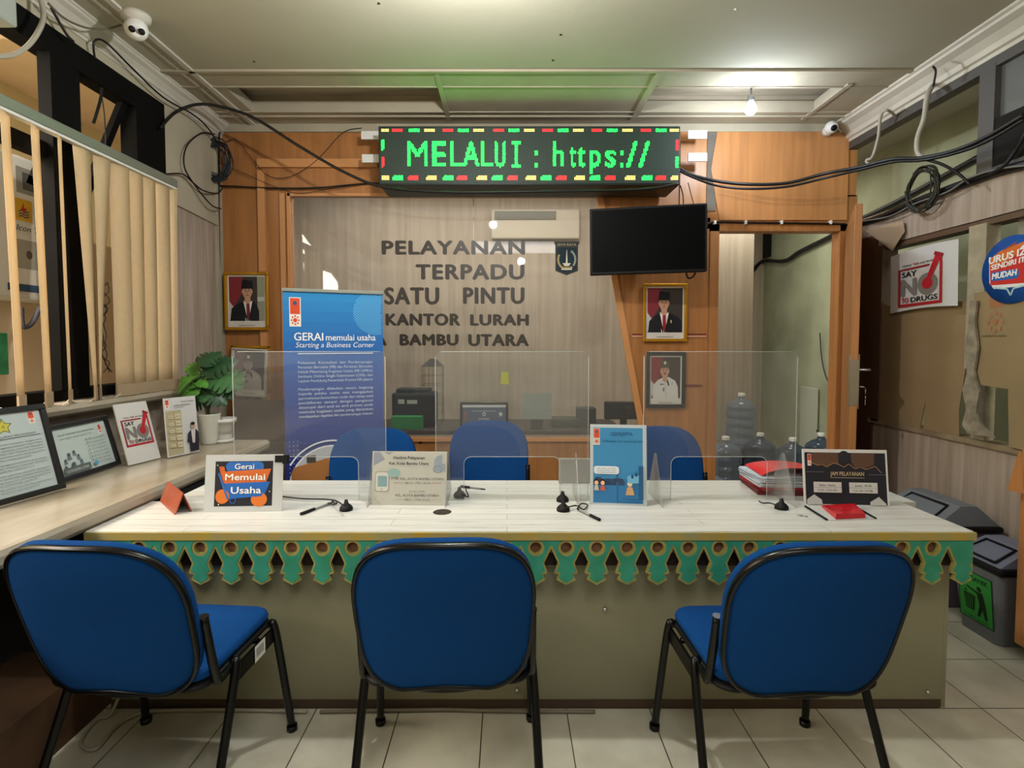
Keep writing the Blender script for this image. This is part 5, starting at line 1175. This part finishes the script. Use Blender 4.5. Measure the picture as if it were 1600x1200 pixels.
# bins
def bin_(label, x0, x1, y0, y1, zr_, zp, body, lid, sticker=False):
    e = thing('dustbin', label, 'dustbin', ((x0 + x1) / 2, (y0 + y1) / 2, 0), 'swing-lid dustbins by the right wall')
    t = .03
    m = MB(); vs = [(x0 + t, y0 + t, 0.001), (x1 - t, y0 + t, 0.001), (x1 - t, y1 - t, 0.001), (x0 + t, y1 - t, 0.001), (x0, y0, zr_), (x1, y0, zr_), (x1, y1, zr_), (x0, y1, zr_)]
    bm = bmesh.new(); vv = [bm.verts.new(v) for v in vs]
    for f in [(3, 2, 1, 0), (4, 5, 6, 7), (0, 1, 5, 4), (1, 2, 6, 5), (2, 3, 7, 6), (3, 0, 4, 7)]: bm.faces.new([vv[i] for i in f])
    bmesh.ops.bevel(bm, geom=[ed for ed in bm.edges if abs(ed.verts[0].co.z - ed.verts[1].co.z) > .1], offset=.03, segments=4, affect='EDGES', profile=.5); bm.verts.index_update()
    m.add([v.co.copy() for v in bm.verts], [[v.index for v in f.verts] for f in bm.faces]); bm.free(); m.build('bin_body', body, e, world=True)
    m = MB(); m.box((x0 - .008, y0 - .008, zr_ - .015), (x1 + .008, y1 + .008, zr_ + .018), bev=.012); m.build('rim', M_bkm, e, world=True)
    ym = (y0 + y1) / 2; xm = (x0 + x1) / 2
    m = MB(); m.add([(x0, y0 + .01, zr_ + .015), (x1, y0 + .01, zr_ + .015), (x1, y1 - .01, zr_ + .015), (x0, y1 - .01, zr_ + .015), (xm - .02, y0 + .03, zp), (xm + .06, y0 + .03, zp), (xm + .06, y1 - .03, zp), (xm - .02, y1 - .03, zp)], [(3, 2, 1, 0), (4, 5, 6, 7), (0, 1, 5, 4), (1, 2, 6, 5), (2, 3, 7, 6), (3, 0, 4, 7)]); m.build('swing_lid', lid, e, world=True)
    m = MB(); k0, k1 = .15, .9
    A = Vector((x0, 0, zr_ + .017)); B = Vector((xm - .02, 0, zp + .001))
    def s(u, v): p = A.lerp(B, v); return (p.x - .002, y0 + .03 + (y1 - y0 - .06) * u, p.z + .003)
    ring_ = [s(.1, .15), s(.9, .15), s(.85, .85), s(.15, .85), s(.1, .15)]; m.tube(ring_, .006, 6, smooth=0); m.build('lid_grip', M_bkm, e, world=True)
    if sticker:
        zs0, zs1 = .06, zr_ - .05; xs0 = x0 + t * (1 - zs0 / zr_) - .002; up = Vector((-t, 0, zr_)).normalized()
        bl = Vector((xs0, y1 - .045, zs0)); br = Vector((xs0, y0 + .045, zs0)); M_, W_ = sheet_M(bl, br, bl + up)
        a = Art(W_, (zs1 - zs0), 100, 160, M=M_)
        a.rect(0, 0, 100, 160, '#16301a'); a.rect(3, 3, 97, 157, '#2f8a35'); a.text('ORGANIK', 50, 132, 15, '#12240f', w=76, align='c', bold=.03)
        k = '#14240f'; a.ell(62, 112, 7, 8, k); a.poly([(54, 102), (72, 104), (80, 60), (62, 58)], k); a.poly([(62, 62), (54, 22), (62, 22), (70, 50), (76, 22), (84, 22), (80, 62)], k); a.poly([(56, 102), (56, 94), (26, 104), (26, 110)], k)
        a.poly([(16, 84), (50, 84), (46, 34), (22, 34)], k)
        for i in range(4): a.line([(22 + i * 7, 80), (25 + i * 5, 38)], 1.6, '#2f8a35')
        a.ell(24, 92, 4, 3, k, 8); a.text('buanglah sampah', 50, 10, 6, k, w=70, align='c')
        o = a.mb.build('green_sticker', a.cols, e); o.matrix_basis = e.matrix_basis.inverted(); o['label'] = 'green sticker with a person throwing litter'
M_bing = mat('grey_bin_plastic', '#66686b', .5, bump=.1, bscale=200); M_bing2 = mat('purple_grey_bin', '#57505c', .5); M_lidg = mat('blue_grey_lid', '#6c6f80', .45)
bin_('grey dustbin with green ORGANIK sticker beside the counter end', 2.10, 2.42, 2.235, 2.50, .335, .42, M_bing, M_lidg, True)
bin_('taller grey dustbin behind the stickered one along the right wall', 2.10, 2.42, 2.58, 2.98, .40, .51, M_bing2, mat('grey_lid', '#6b7076', .5))
# cabinet at right edge
e = thing('wooden_cabinet', 'orange wooden cabinet cut off by the right edge of the photo', 'cabinet', (2.25, 1.9, 0))
x0 = P(1590, 850, 2.13).x
m = MB(); m.box((x0, 1.55, .10), (XR - .01, 2.13, .90), bev=.006); m.build('body', M_wood, e, world=True)
m = MB(); m.box((x0 + .03, 1.57, 0), (XR - .02, 2.10, .10)); m.build('plinth', M_woodd, e, world=True)
m = MB(); p0, p1, p2 = P(1596, 705, 2.08), P(1577, 766, 2.12), P(1600, 772, 2.08); m.add([p0, p1, p2, p0 + Vector((0, .01, 0)), p1 + Vector((0, .01, 0)), p2 + Vector((0, .01, 0))], [(0, 1, 2), (5, 4, 3), (0, 3, 4, 1), (1, 4, 5, 2), (2, 5, 3, 0)])
m.build('raised_flap', M_wood, e, world=True)

# ================================================================== OFFICE BEHIND GLASS
e = thing('office_worktop', 'dark worktop behind the office glass', 'worktop', (-.3, 4.3, 0))
m = MB(); m.box((XL + .1, YW + .12, .62), (.9, YW + .75, .65)); m.build('top', M_dark, e, world=True); m = MB(); m.box((XL + .1, YW + .14, 0), (XL + .14, YW + .6, .62)); m.box((.86, YW + .14, 0), (.9, YW + .6, .62)); m.build('side', M_dark, e, world=True)
ZT = .651; Yo = YW + .3
def ob(px0, py0, px1, py1, Y=Yo, d=.2):   # box from pixel bounds, resting on the top
    a = P(px0, py1, Y); b = P(px1, py0, Y); return (a.x, Y, ZT), (b.x, Y + d, b.z)
e = thing('office_printer', 'black office printer seen through the left of the glass', 'printer', (P(648, 650, Yo).x, Yo, ZT))
a_, b_ = ob(612, 614, 680, 682); m = MB(); m.box(a_, b_, bev=.02); m.box((a_[0] + .03, Yo + .02, b_[2]), (b_[0] - .05, Yo + .18, b_[2] + .03), bev=.01); m.build('body', M_bkm, e, world=True)
m = MB(); m.box(*[(P(x, y, Yo).x, Yo - .002, P(x, y, Yo).z) for x, y in ((622, 631), (632, 624))]); m.box(*[(P(x, y, Yo).x, Yo - .002, P(x, y, Yo).z) for x, y in ((636, 631), (652, 625))]); m.build('label_plate', ink('#a9aca6'), e, world=True)
m = MB(); a_, b_ = ob(611, 651, 659, 682, Yo - .12, .08); m.box(a_, b_, bev=.004); tag(m.build('green_box', ink('#0f7a35')), 'bright green box in front of the printer behind the glass', 'box')
def art_board(a):
    a.rect(0, 0, 1, 1, '#4a5468'); a.rect(0, .93, 1, 1, '#b8bcc0'); a.rect(.22, .84, .76, .855, '#8d96a4'); a.rect(.05, .66, .09, .84, '#8a4a4a'); a.star(.88, .78, .07, '#b5b8b2', rx=.8)
    for i, t in enumerate(('JAM BUKA', 'LAYANAN', 'LOKET', 'INFORMASI')): a.ring(.5, .78 - i * .2, .035, .045, .015, '#b9bfc6'); a.text(t, .5, .66 - i * .2, .035, '#b9bfc6', w=.25, align='c')
    for (x, y) in ((.25, .44), (.75, .44), (.25, .2), (.75, .2)): a.ring(x, y, .035, .045, .015, '#b9bfc6')
framed('notice_frame', 'black framed blue notice standing behind the middle staff chair', 'picture', (719, 628, 794, 706), M_frb, 0, YW - .035, fw=.016, art=art_board, sub='notice_print')
m = MB(); p, q = P(815, 655, YW + .03), P(862, 614, YW + .03); m.box((p.x, YW + .024, p.z), (q.x, YW + .028, q.z)); tag(m.build('paper_sheet', ink('#8f9693')), 'grey blank sheet stuck inside the glass right of the notice', 'paper')
m = MB(); a_, b_ = ob(829, 642, 849, 682, Yo - .1, .05); m.box(a_, b_, bev=.008); tag(m.build('desk_phone_dock', M_bkm), 'small black upright device behind the grey sheet', 'device')
p, q = P(782, 600, YW), P(795, 581, YW); m = MB(); m.prism([(p.x, p.z), (q.x, p.z - .004), (q.x - .004, q.z), (p.x + .006, q.z)], YW + .006, YW + .0075, 'y'); tag(m.build('sticky_note', ink('#a9ad3c')), 'yellow-green sticky note on the glass', 'sticky note')
e = thing('office_monitor', 'black monitor behind the right end of the glass', 'monitor', (P(975, 660, Yo).x, Yo, ZT))
a_, b_ = ob(945, 628, 1004, 664, Yo, .05); m = MB(); m.box((a_[0], Yo, ZT + .06), b_, bev=.01); m.build('housing', M_bkm, e, world=True); m = MB(); m.box((P(970, 660, Yo).x, Yo + .01, ZT), (P(980, 660, Yo).x, Yo + .04, ZT + .08)); m.build('stand', M_bkm, e, world=True)
m = MB(); a_, b_ = ob(903, 638, 932, 682, Yo - .02, .15); m.box(a_, b_, bev=.01); tag(m.build('desk_box', mat('charcoal_box', '#20231d', .6)), 'dark upright file box left of the monitor behind the glass', 'box')
m = MB(); a_, b_ = ob(862, 655, 905, 682, Yo - .02, .2); m.box(a_, b_, bev=.02); tag(m.build('office_bag', mat('olive_bag', '#35362a', .8)), 'dark olive bundle on the worktop behind the glass', 'bag')
# lantern-like hanging cage seen through glass
Yc_ = YW + .60; c = P(676, 566, Yc_)
e = thing('wire_cage', 'dark wire cage with peaked roof behind the glass', 'cage', (c.x, Yc_, ZT))
m = MB(); w2 = .085; m.add([(c.x - w2, Yc_ - w2, P(676, 572, Yc_).z), (c.x + w2, Yc_ - w2, P(676, 572, Yc_).z), (c.x + w2, Yc_ + w2, P(676, 572, Yc_).z), (c.x - w2, Yc_ + w2, P(676, 572, Yc_).z), (c.x - .02, Yc_ - .02, c.z + .03), (c.x + .02, Yc_ - .02, c.z + .03), (c.x + .02, Yc_ + .02, c.z + .03), (c.x - .02, Yc_ + .02, c.z + .03)], [(0, 1, 5, 4), (1, 2, 6, 5), (2, 3, 7, 6), (3, 0, 4, 7), (4, 5, 6, 7)]); m.build('roof', M_bkm, e, world=True)
m = MB(); zt_ = P(676, 572, Yc_).z; zb_ = ZT
for i in range(6):
    u = -w2 + 2 * w2 * i / 5
    for (x, y) in ((u, -w2), (u, w2), (-w2, u), (w2, u)): m.tube([(c.x + x, Yc_ + y, zb_), (c.x + x, Yc_ + y, zt_)], .0014, 4, smooth=0)
for k in range(7):
    z = zb_ + (zt_ - zb_) * k / 6; pts = [(c.x + x * w2, Yc_ + y * w2, z) for x, y in ((-1, -1), (1, -1), (1, 1), (-1, 1), (-1, -1))]; m.tube(pts, .0014, 4, smooth=0)
m.build('bars', M_bkm, e, world=True)
# pale panel and dark strip added to imitate a reflection in the office glass
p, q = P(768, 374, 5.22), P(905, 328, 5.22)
e = thing('reflection_panel', 'pale panel with dark strip imitating a reflection in the top of the glass', 'reflection panel', (p.x, 5.22, p.z))
m = MB(); m.box((p.x, 5.19, p.z), (q.x, YF - .005, q.z), bev=.012); m.build('housing', mat('pale_reflection', '#bbb3a0', .7), e, world=True)  # pale body of the added reflection panel, not a unit's housing
m = MB(); m.box((p.x + .03, 5.184, q.z - .10), (p.x + .62, 5.19, q.z - .02)); m.build('reflection_strip', mat('dark_reflection', '#6c6a60', .6), e, world=True)
# office worktop front board (orange) under glass handled by wall; switch box with black frame
c = P(905, 727, YW); m = MB(); m.box((c.x - .038, YW - .018, c.z - .045), (c.x + .030, YW - .001, c.z + .035), bev=.008); e = thing('wall_switch', 'small black edged switch low on the wooden wall', 'switch', (c.x, YW - .01, c.z)); m.build('surround', M_bkm, e, world=True)
m = MB(); m.box((c.x - .024, YW - .021, c.z - .03), (c.x + .016, YW - .017, c.z + .022), bev=.003); m.build('plate', ink('#a9a698'), e, world=True)
c = P(657, 691, YW); m = MB(); m.lathe([(0, .004), (.012, .004), (.012, 0)], (0, 0, 0), 14, M=Matrix.Translation(c) @ Matrix.Rotation(PI / 2, 4, 'X')); tag(m.build('board_knob', M_dark), 'tiny dark knob on the wood under the glass', 'knob')
# papers behind acrylic shield
c = P(885, 745, 2.47); m = MB(); m.box((c.x - .04, 2.42, ZD - .003), (c.x + .16, 2.44, ZD + .11), bev=.003); tag(m.build('grey_organizer', mat('grey_tray', '#8a8782', .6)), 'grey paper rack on the staff desk behind the GEMSPITA stand', 'rack')

# water bottles
def bottle(x, y, z, dark, label):
    e = thing('water_bottle', label, 'water bottle', (x, y, z), 'refill water bottles by the doorway')
    r = .133; prof = [(0, .004), (.11, 0), (.128, .012)]
    for i in range(4): b = .03 + i * .085; prof += [(r, b), (r, b + .05), (r - .008, b + .06), (r - .008, b + .075)]
    prof += [(r, .365), (.12, .40), (.075, .435), (.034, .455), (.029, .465), (.029, .488)]
    m = MB(); m.lathe(prof, (0, 0, 0), 28); m.build('bottle_body', M_botd if dark else M_bot, e)
    m = MB(); m.lathe([(.032, .478), (.032, .503), (.028, .508), (0, .508)], (0, 0, 0), 20); m.build('cap', M_white, e)
Yq = 4.70
for (px, dk, dy, lb) in ((1134, 0, -.10, 'clear blue water bottle at the left foot of the stacked bottles'), (1188, 1, .08, 'dark water bottle on the floor directly under the raised bottle on its right'), (1239, 1, -.16, 'dark water bottle in the middle of the floor row'), (1283, 1, .08, 'dark water bottle nearest the door leaf')):
    bottle(P(px, 690, Yq + dy).x, Yq + dy, .001, dk, lb)
m = MB(); m.box((P(1133, 690, 5.06).x, 4.93, 0), (P(1183, 690, 5.06).x, 5.22, .33), bev=.01); tag(m.build('low_crate', M_dark), 'dark low crate behind the floor row carrying the raised water bottle', 'crate')
bottle(P(1158, 650, 5.08).x, 5.08, .331, 0, 'clear blue water bottle raised above all the others in the doorway')
m = MB(); p = P(1277, 607, 5.2); m.box((p.x, 5.2, 0), (XO - .01, 5.5, p.z), bev=.01); e = thing('water_dispenser', 'tall cream dispenser behind the open door leaf', 'dispenser', (p.x + .02, 5.3, 0)); m.build('body', mat('cream_metal', '#aeb09a', .5), e, world=True)
m = MB(); m.box((p.x - .002, 5.197, p.z - .42), (XO - .01, 5.1995, p.z - .405)); m.build('panel_gap', M_dark, e, world=True)

# ================================================================== CABLES
def cable(name, label, pts, r, mt=M_cable, cat='cable', n=6):
    return tag(MB().tube(pts, r, n).build(name, mt), label, cat)
YV = YW - .03
cable('hanging_cable', 'thick black cable arching from the left window down to the sign', [PX(250, 200, XL + .03), P(275, 175, 3.35), P(310, 163, 3.4), P(350, 168, 3.45), P(400, 186, 3.5), P(470, 230, 3.53), P(540, 270, 3.53), P(600, 292, 3.53), P(700, 300, 3.52), P(850, 299, 3.52), P(1000, 296, 3.52), P(1060, 287, 3.53)], .009)
cable('hanging_cable', 'black cable running level across the left of the wooden wall', [PX(262, 288, XL + .02), P(310, 290, 3.8), P(360, 291, YV), P(430, 294, YV), P(500, 293, YV), P(590, 286, YV), P(680, 292, 3.7)], .006)
cable('hanging_cable', 'thin brown wire sagging in a loop beside the corner coil', [P(352, 222, YV), P(370, 220, YV), P(395, 250, YV), P(420, 275, YV), P(450, 277, YV), P(480, 262, YV), P(505, 240, YV), P(530, 212, YV), P(545, 203, YV), P(565, 200, YV)], .0025)
cable('hanging_cable', 'thin dark wire drooping under the level cable', [P(345, 255, YV), P(390, 275, YV), P(430, 292, YV), P(465, 302, YV), P(505, 297, YV), P(560, 288, YV)], .0022)
cable('corner_cable', 'dark cable running vertically down the left wall corner', [P(343, 190, 3.86), P(342, 300, 3.86), P(343, 400, 3.86), P(345, 560, 3.86), P(346, 660, 3.86)], .006)
cable('wall_cable', 'black wire looping along the left cove from the window', [PX(148, 90, XL + .03), PX(147, 65, XL + .05), PX(165, 66, XL + .06), PX(205, 105, XL + .05), PX(255, 152, XL + .05), PX(300, 178, XL + .06), PX(325, 200, XL + .06), P(340, 225, 3.8)], .005)
cable('wall_cable', 'curved black cable circling left of the coil down the wall', [P(335, 210, 3.8), PX(315, 208, XL + .04), PX(292, 228, XL + .04), PX(288, 260, XL + .04), PX(305, 290, XL + .04), PX(330, 320, XL + .06), P(345, 326, 3.8)], .005)
cable('wall_cable', 'black cable from the window frame dipping to the corner', [PX(258, 272, XL + .02), PX(285, 272, XL + .03), PX(300, 284, XL + .03), PX(318, 298, XL + .04), P(340, 302, 3.82), P(348, 292, 3.84)], .005)
# coil left
m = MB(); c = P(340, 252, 3.80)
for k in range(16):
    ph = random.uniform(0, 6.28); rx, rz = random.uniform(.06, .115), random.uniform(.10, .15); ox, oz = random.uniform(-.02, .02), random.uniform(-.015, .015)
    pts = [Vector((c.x + ox + rx * math.cos(ph + t * PI / 8), c.y + .012 * math.sin(t * 1.3 + k) - .02, c.z + oz + rz * math.sin(ph + t * PI / 8))) for t in range(17)]
    m.tube(pts, .0032, 5, smooth=2, mi=k % 2)
tag(m.build('cable_coil', [M_cable, mat('blue_grey_cable', '#27323f', .6)]), 'tangled dark blue-black cable coil in the left corner', 'cable coil')
# right side bundle
for k, (off, lb) in enumerate(((0, 'upper strand of the black cable bundle from the sign to the right wall'), (7, 'lower strand of the black cable bundle from the sign to the right wall'))):
    cable('bundled_cable', lb, [P(1060, 262 + off * .5, 3.6), P(1080, 273 + off * .4, 3.65), P(1120, 283 + off, 3.7), P(1170, 288 + off, 3.65), P(1230, 286 + off * .8, 3.6), P(1290, 271 + off, 3.5), P(1340, 262 + off * .6, 3.3), P(1395, 249 + off * .6, 3.1), P(1440, 247 + off * .5, 2.97), P(1490, 236 + off * .6, 2.8), P(1540, 215 + off, 2.62), P(1600, 180 + off, 2.4)], .011 if k == 0 else .008)
cable('bundled_cable', 'black cable falling from the bundle to the beam trunk', [P(1440, 248, 2.97), P(1470, 256, 2.9), P(1498, 272, 2.85), P(1515, 288, 2.8)], .008)
cable('trunk_cable', 'thick black cable lying along the beam on the right wall', [PX(1343, 350, XR - .01), PX(1375, 340, XR - .015), PX(1420, 320, XR - .02), PX(1470, 300, XR - .02), PX(1520, 282, XR - .02), PX(1560, 268, XR - .02), PX(1610, 255, XR - .02)], .021)
cable('trunk_cable', 'grey cable twisted over the thick black cable on the beam', [PX(1345, 346, XR - .04), PX(1390, 338, XR - .04), PX(1430, 318, XR - .05), PX(1480, 300, XR - .045), PX(1515, 278, XR - .05), PX(1560, 264, XR - .045), PX(1610, 258, XR - .04)], .005, mat('mid_grey_cable', '#6f6f6c', .5))
cable('trunk_cable', 'black cable rising steeply at the right edge above the beam', [PX(1545, 272, XR - .04), PX(1570, 258, XR - .05), PX(1590, 230, XR - .05), PX(1605, 205, XR - .05)], .009)
cable('white_conduit', 'pale bent conduit hanging from the right cove near the small camera', [PX(1400, 182, XR - .02), PX(1386, 172, XR - .12), PX(1376, 182, XR - .12), PX(1372, 215, XR - .1), PX(1363, 245, XR - .1), PX(1354, 250, XR - .1), PX(1357, 256, XR - .1), PX(1368, 254, XR - .1)], .009, M_cond, 'conduit')
cable('white_conduit', 'thicker pale conduit dropping from the middle of the right cove', [PX(1458, 133, XR - .04), PX(1449, 150, XR - .11), PX(1444, 185, XR - .1), PX(1434, 215, XR - .1), PX(1434, 238, XR - .1), PX(1444, 248, XR - .1)], .014, M_cond, 'conduit')
cable('cove_wire', 'dark wires entering the ceiling at the end of the soffit on the right', [PX(1458, 104, XR - .14), PX(1462, 112, XR - .14), PX(1458, 135, XR - .13)], .006)
m = MB(); c = PX(1440, 295, XR - .06)
for k in range(9):
    ph = random.uniform(0, 6.28); rx, rz = random.uniform(.085, .12), random.uniform(.10, .125); oy, oz = random.uniform(-.015, .015), random.uniform(-.02, .01)
    m.tube([Vector((c.x + .01 * math.sin(t + k), c.y + oy + rx * math.cos(ph + t * PI / 8), c.z + oz + rz * math.sin(ph + t * PI / 8))) for t in range(17)], .004, 5, smooth=2)
tag(m.build('cable_coil', mat('olive_black_cable', '#2a2a20', .6)), 'round coil of dark cable hanging on the beam of the right wall', 'cable coil')
e = thing('door_cable', 'black cable clipped straight along the top of the door frame', 'cable', (dx0, YW - .03, P(1200, 348, YW).z))
m = MB(); m.tube([P(1106, 350, YW - .03), P(1118, 347, YW - .03), P(1180, 348, YW - .03), P(1250, 349, YW - .03), P(1322, 350, YW - .03)], .007); m.build('cable_run', M_cable, e, world=True)
for px in (1117, 1165, 1221, 1298):
    p = P(px, 347.5, YW - .035); m = MB(); m.box((p.x - .008, p.y - .012, p.z - .014), (p.x + .008, p.y + .02, p.z + .014), bev=.004); m.build('clip', M_white, e, world=True)
cable('office_wall_cable', 'dark cable sagging along the green wall seen through the doorway', [P(1176, 424, 6.3), PX(1192, 408, XO - .03), PX(1225, 408, XO - .03), PX(1250, 393, XO - .03), PX(1300, 368, XO - .03), PX(1325, 352, XO - .03), PX(1400, 316, XO - .03), PX(1530, 245, XO - .03)], .02)
cable('office_wall_cable', 'thin black wire hanging down behind the door leaf', [PX(1281, 520, XO - .03), PX(1284, 560, XO - .03), PX(1291, 590, XO - .03), PX(1300, 602, XO - .03)], .005)
m = MB(); p = PX(1191, 405, XO); q = PX(1206, 366, XO); m.box((XO - .02, min(p.y, q.y), p.z), (XO - .002, max(p.y, q.y), q.z + .1)); tag(m.build('dark_vent', M_bkm), 'narrow dark opening high on the green wall through the doorway', 'vent')
cable('floor_cable', 'pale cable looping on the floor at the left end of the counter', [Vector((-1.36, 1.87, .14)), Vector((-1.39, 1.83, .02)), PZ(150, 1125, .008), PZ(126, 1160, .008), PZ(150, 1170, .008), PZ(185, 1132, .008), PZ(230, 1113, .008), PZ(330, 1109, .008), PZ(480, 1112, .008)], .006, M_cond)
cable('floor_cable', 'grey cable lying along the foot of the counter panel', [PZ(500, 1112, .008), PZ(620, 1110, .008), PZ(700, 1109, .008), PZ(780, 1111, .008), PZ(930, 1112, .008)], .006, mat('dusty_grey_cable', '#77705f', .7))
# top-left wires
cable('ceiling_cable', 'pale thick cable hanging from the top left corner', [PX(62, -6, XL + .06), PX(68, 22, XL + .08), PX(62, 45, XL + .1), PX(45, 70, XL + .1), PX(20, 86, XL + .1), PX(-6, 88, XL + .1)], .010, M_cond)
cable('ceiling_cable', 'grey cable curving from the top left to the ceiling camera', [PX(75, 5, XL + .08), PX(100, 28, XL + .09), P(130, 42, 2.55), P(160, 46, 2.6), P(190, 39, 2.65)], .005, mat('brown_grey_cable', '#5d5648', .6))
cable('ceiling_cable', 'short black cable end dangling at the upper window bay', [PX(80, 12, XL + .05), PX(90, 30, XL + .05), PX(105, 55, XL + .05), PX(115, 65, XL + .05)], .006)
cable('window_wire', 'black wire with plug hanging in the upper window opening', [PX(160, 120, XL - .02), PX(158, 150, XL - .02), PX(150, 180, XL - .02), PX(146, 192, XL - .02)], .007)
cable('window_wire', 'thin grey wire hanging down inside the upper window bay', [PX(159, 150, XL - .02), PX(163, 180, XL - .02), PX(165, 220, XL - .02), PX(165, 250, XL - .02)], .003)
e = thing('wall_box', 'pale plastic box cut off at the top left corner', 'box', PX(5, 20, XL + .1))
p = PX(21, 45, XL + .1); m = MB(); m.box((XL + .01, p.y - .45, p.z), (XL + .12, p.y, ZC - .14), bev=.01); m.build('case', mat('pale_grey_plastic', '#9aa097', .5), e, world=True)
# cameras
def dome(c, look, label, r=.047):
    e = thing('dome_camera', label, 'camera', c)
    M_ = look.to_track_quat('Z', 'Y').to_matrix().to_4x4()
    m = MB(); m.lathe([(0, .03)] + [(r * math.sin(R(t)), r * math.cos(R(t))) for t in range(25, 181, 12)], (0, 0, 0), 24, M=M_); m.build('housing', M_white, e)
    return e, M_
c = P(213, 48, 2.62)
e, M_ = dome(Vector((c.x, 2.62, ZC - .065)), Vector((.45, -.6, -.45)), 'white two-eyed dome camera on the ceiling at the upper left', .05)
for dx in (-.019, .019): m = MB(); m.lathe([(0, .004), (.014, .003), (.014, -.01)], (dx, 0, .047), 16, M=M_); m.build('lens', M_bkm, e)
m = MB(); m.lathe([(0, .066), (.065, .066), (.062, .045), (.04, .03)], (0, 0, 0), 24); m.build('mount', M_cove, e)
c = P(1299, 199, YW - .11)
e, M_ = dome(c, Vector((-.05, -.9, -.45)), 'small white camera near the ceiling at the end of the soffit', .043)
m = MB(); m.lathe([(0, .004), (.019, .004), (.021, -.004)], (0, 0, .041), 18, M=M_); m.build('lens', M_bkm, e)
m = MB(); m.tube([(0, .01, 0), (.02, .098, .0)], .034, 18, smooth=0); m.tube([(.02, .02, .01), (.09, .06, .01), (.13, .1, 0)], .004); m.build('mount', M_white, e)
# small ceiling screws
for (px, py) in ((397, 96), (876, 54), (864, 94), (1149, 14), (592, 5)):
    t = (ZC - H) / (P(px, py, 1).z - H); c = P(px, py, t); m = MB(); m.lathe([(0, -.004), (.006, -.003), (.007, 0)], (c.x, c.y, ZC), 10); tag(m.build('ceiling_screw', M_dark if px != 1149 else M_white), {397: 'dark screw hole in the ceiling at the left', 876: 'dark spot on the ceiling farther from the sign', 864: 'dark spot on the ceiling just before the sign', 1149: 'pale screw in the ceiling above the bulb', 592: 'dark speck at the top middle of the ceiling'}[px], 'screw')
for k, v in list(bpy.data.objects.items()):
    if v.get('_plocal') is not None: del v['_plocal']
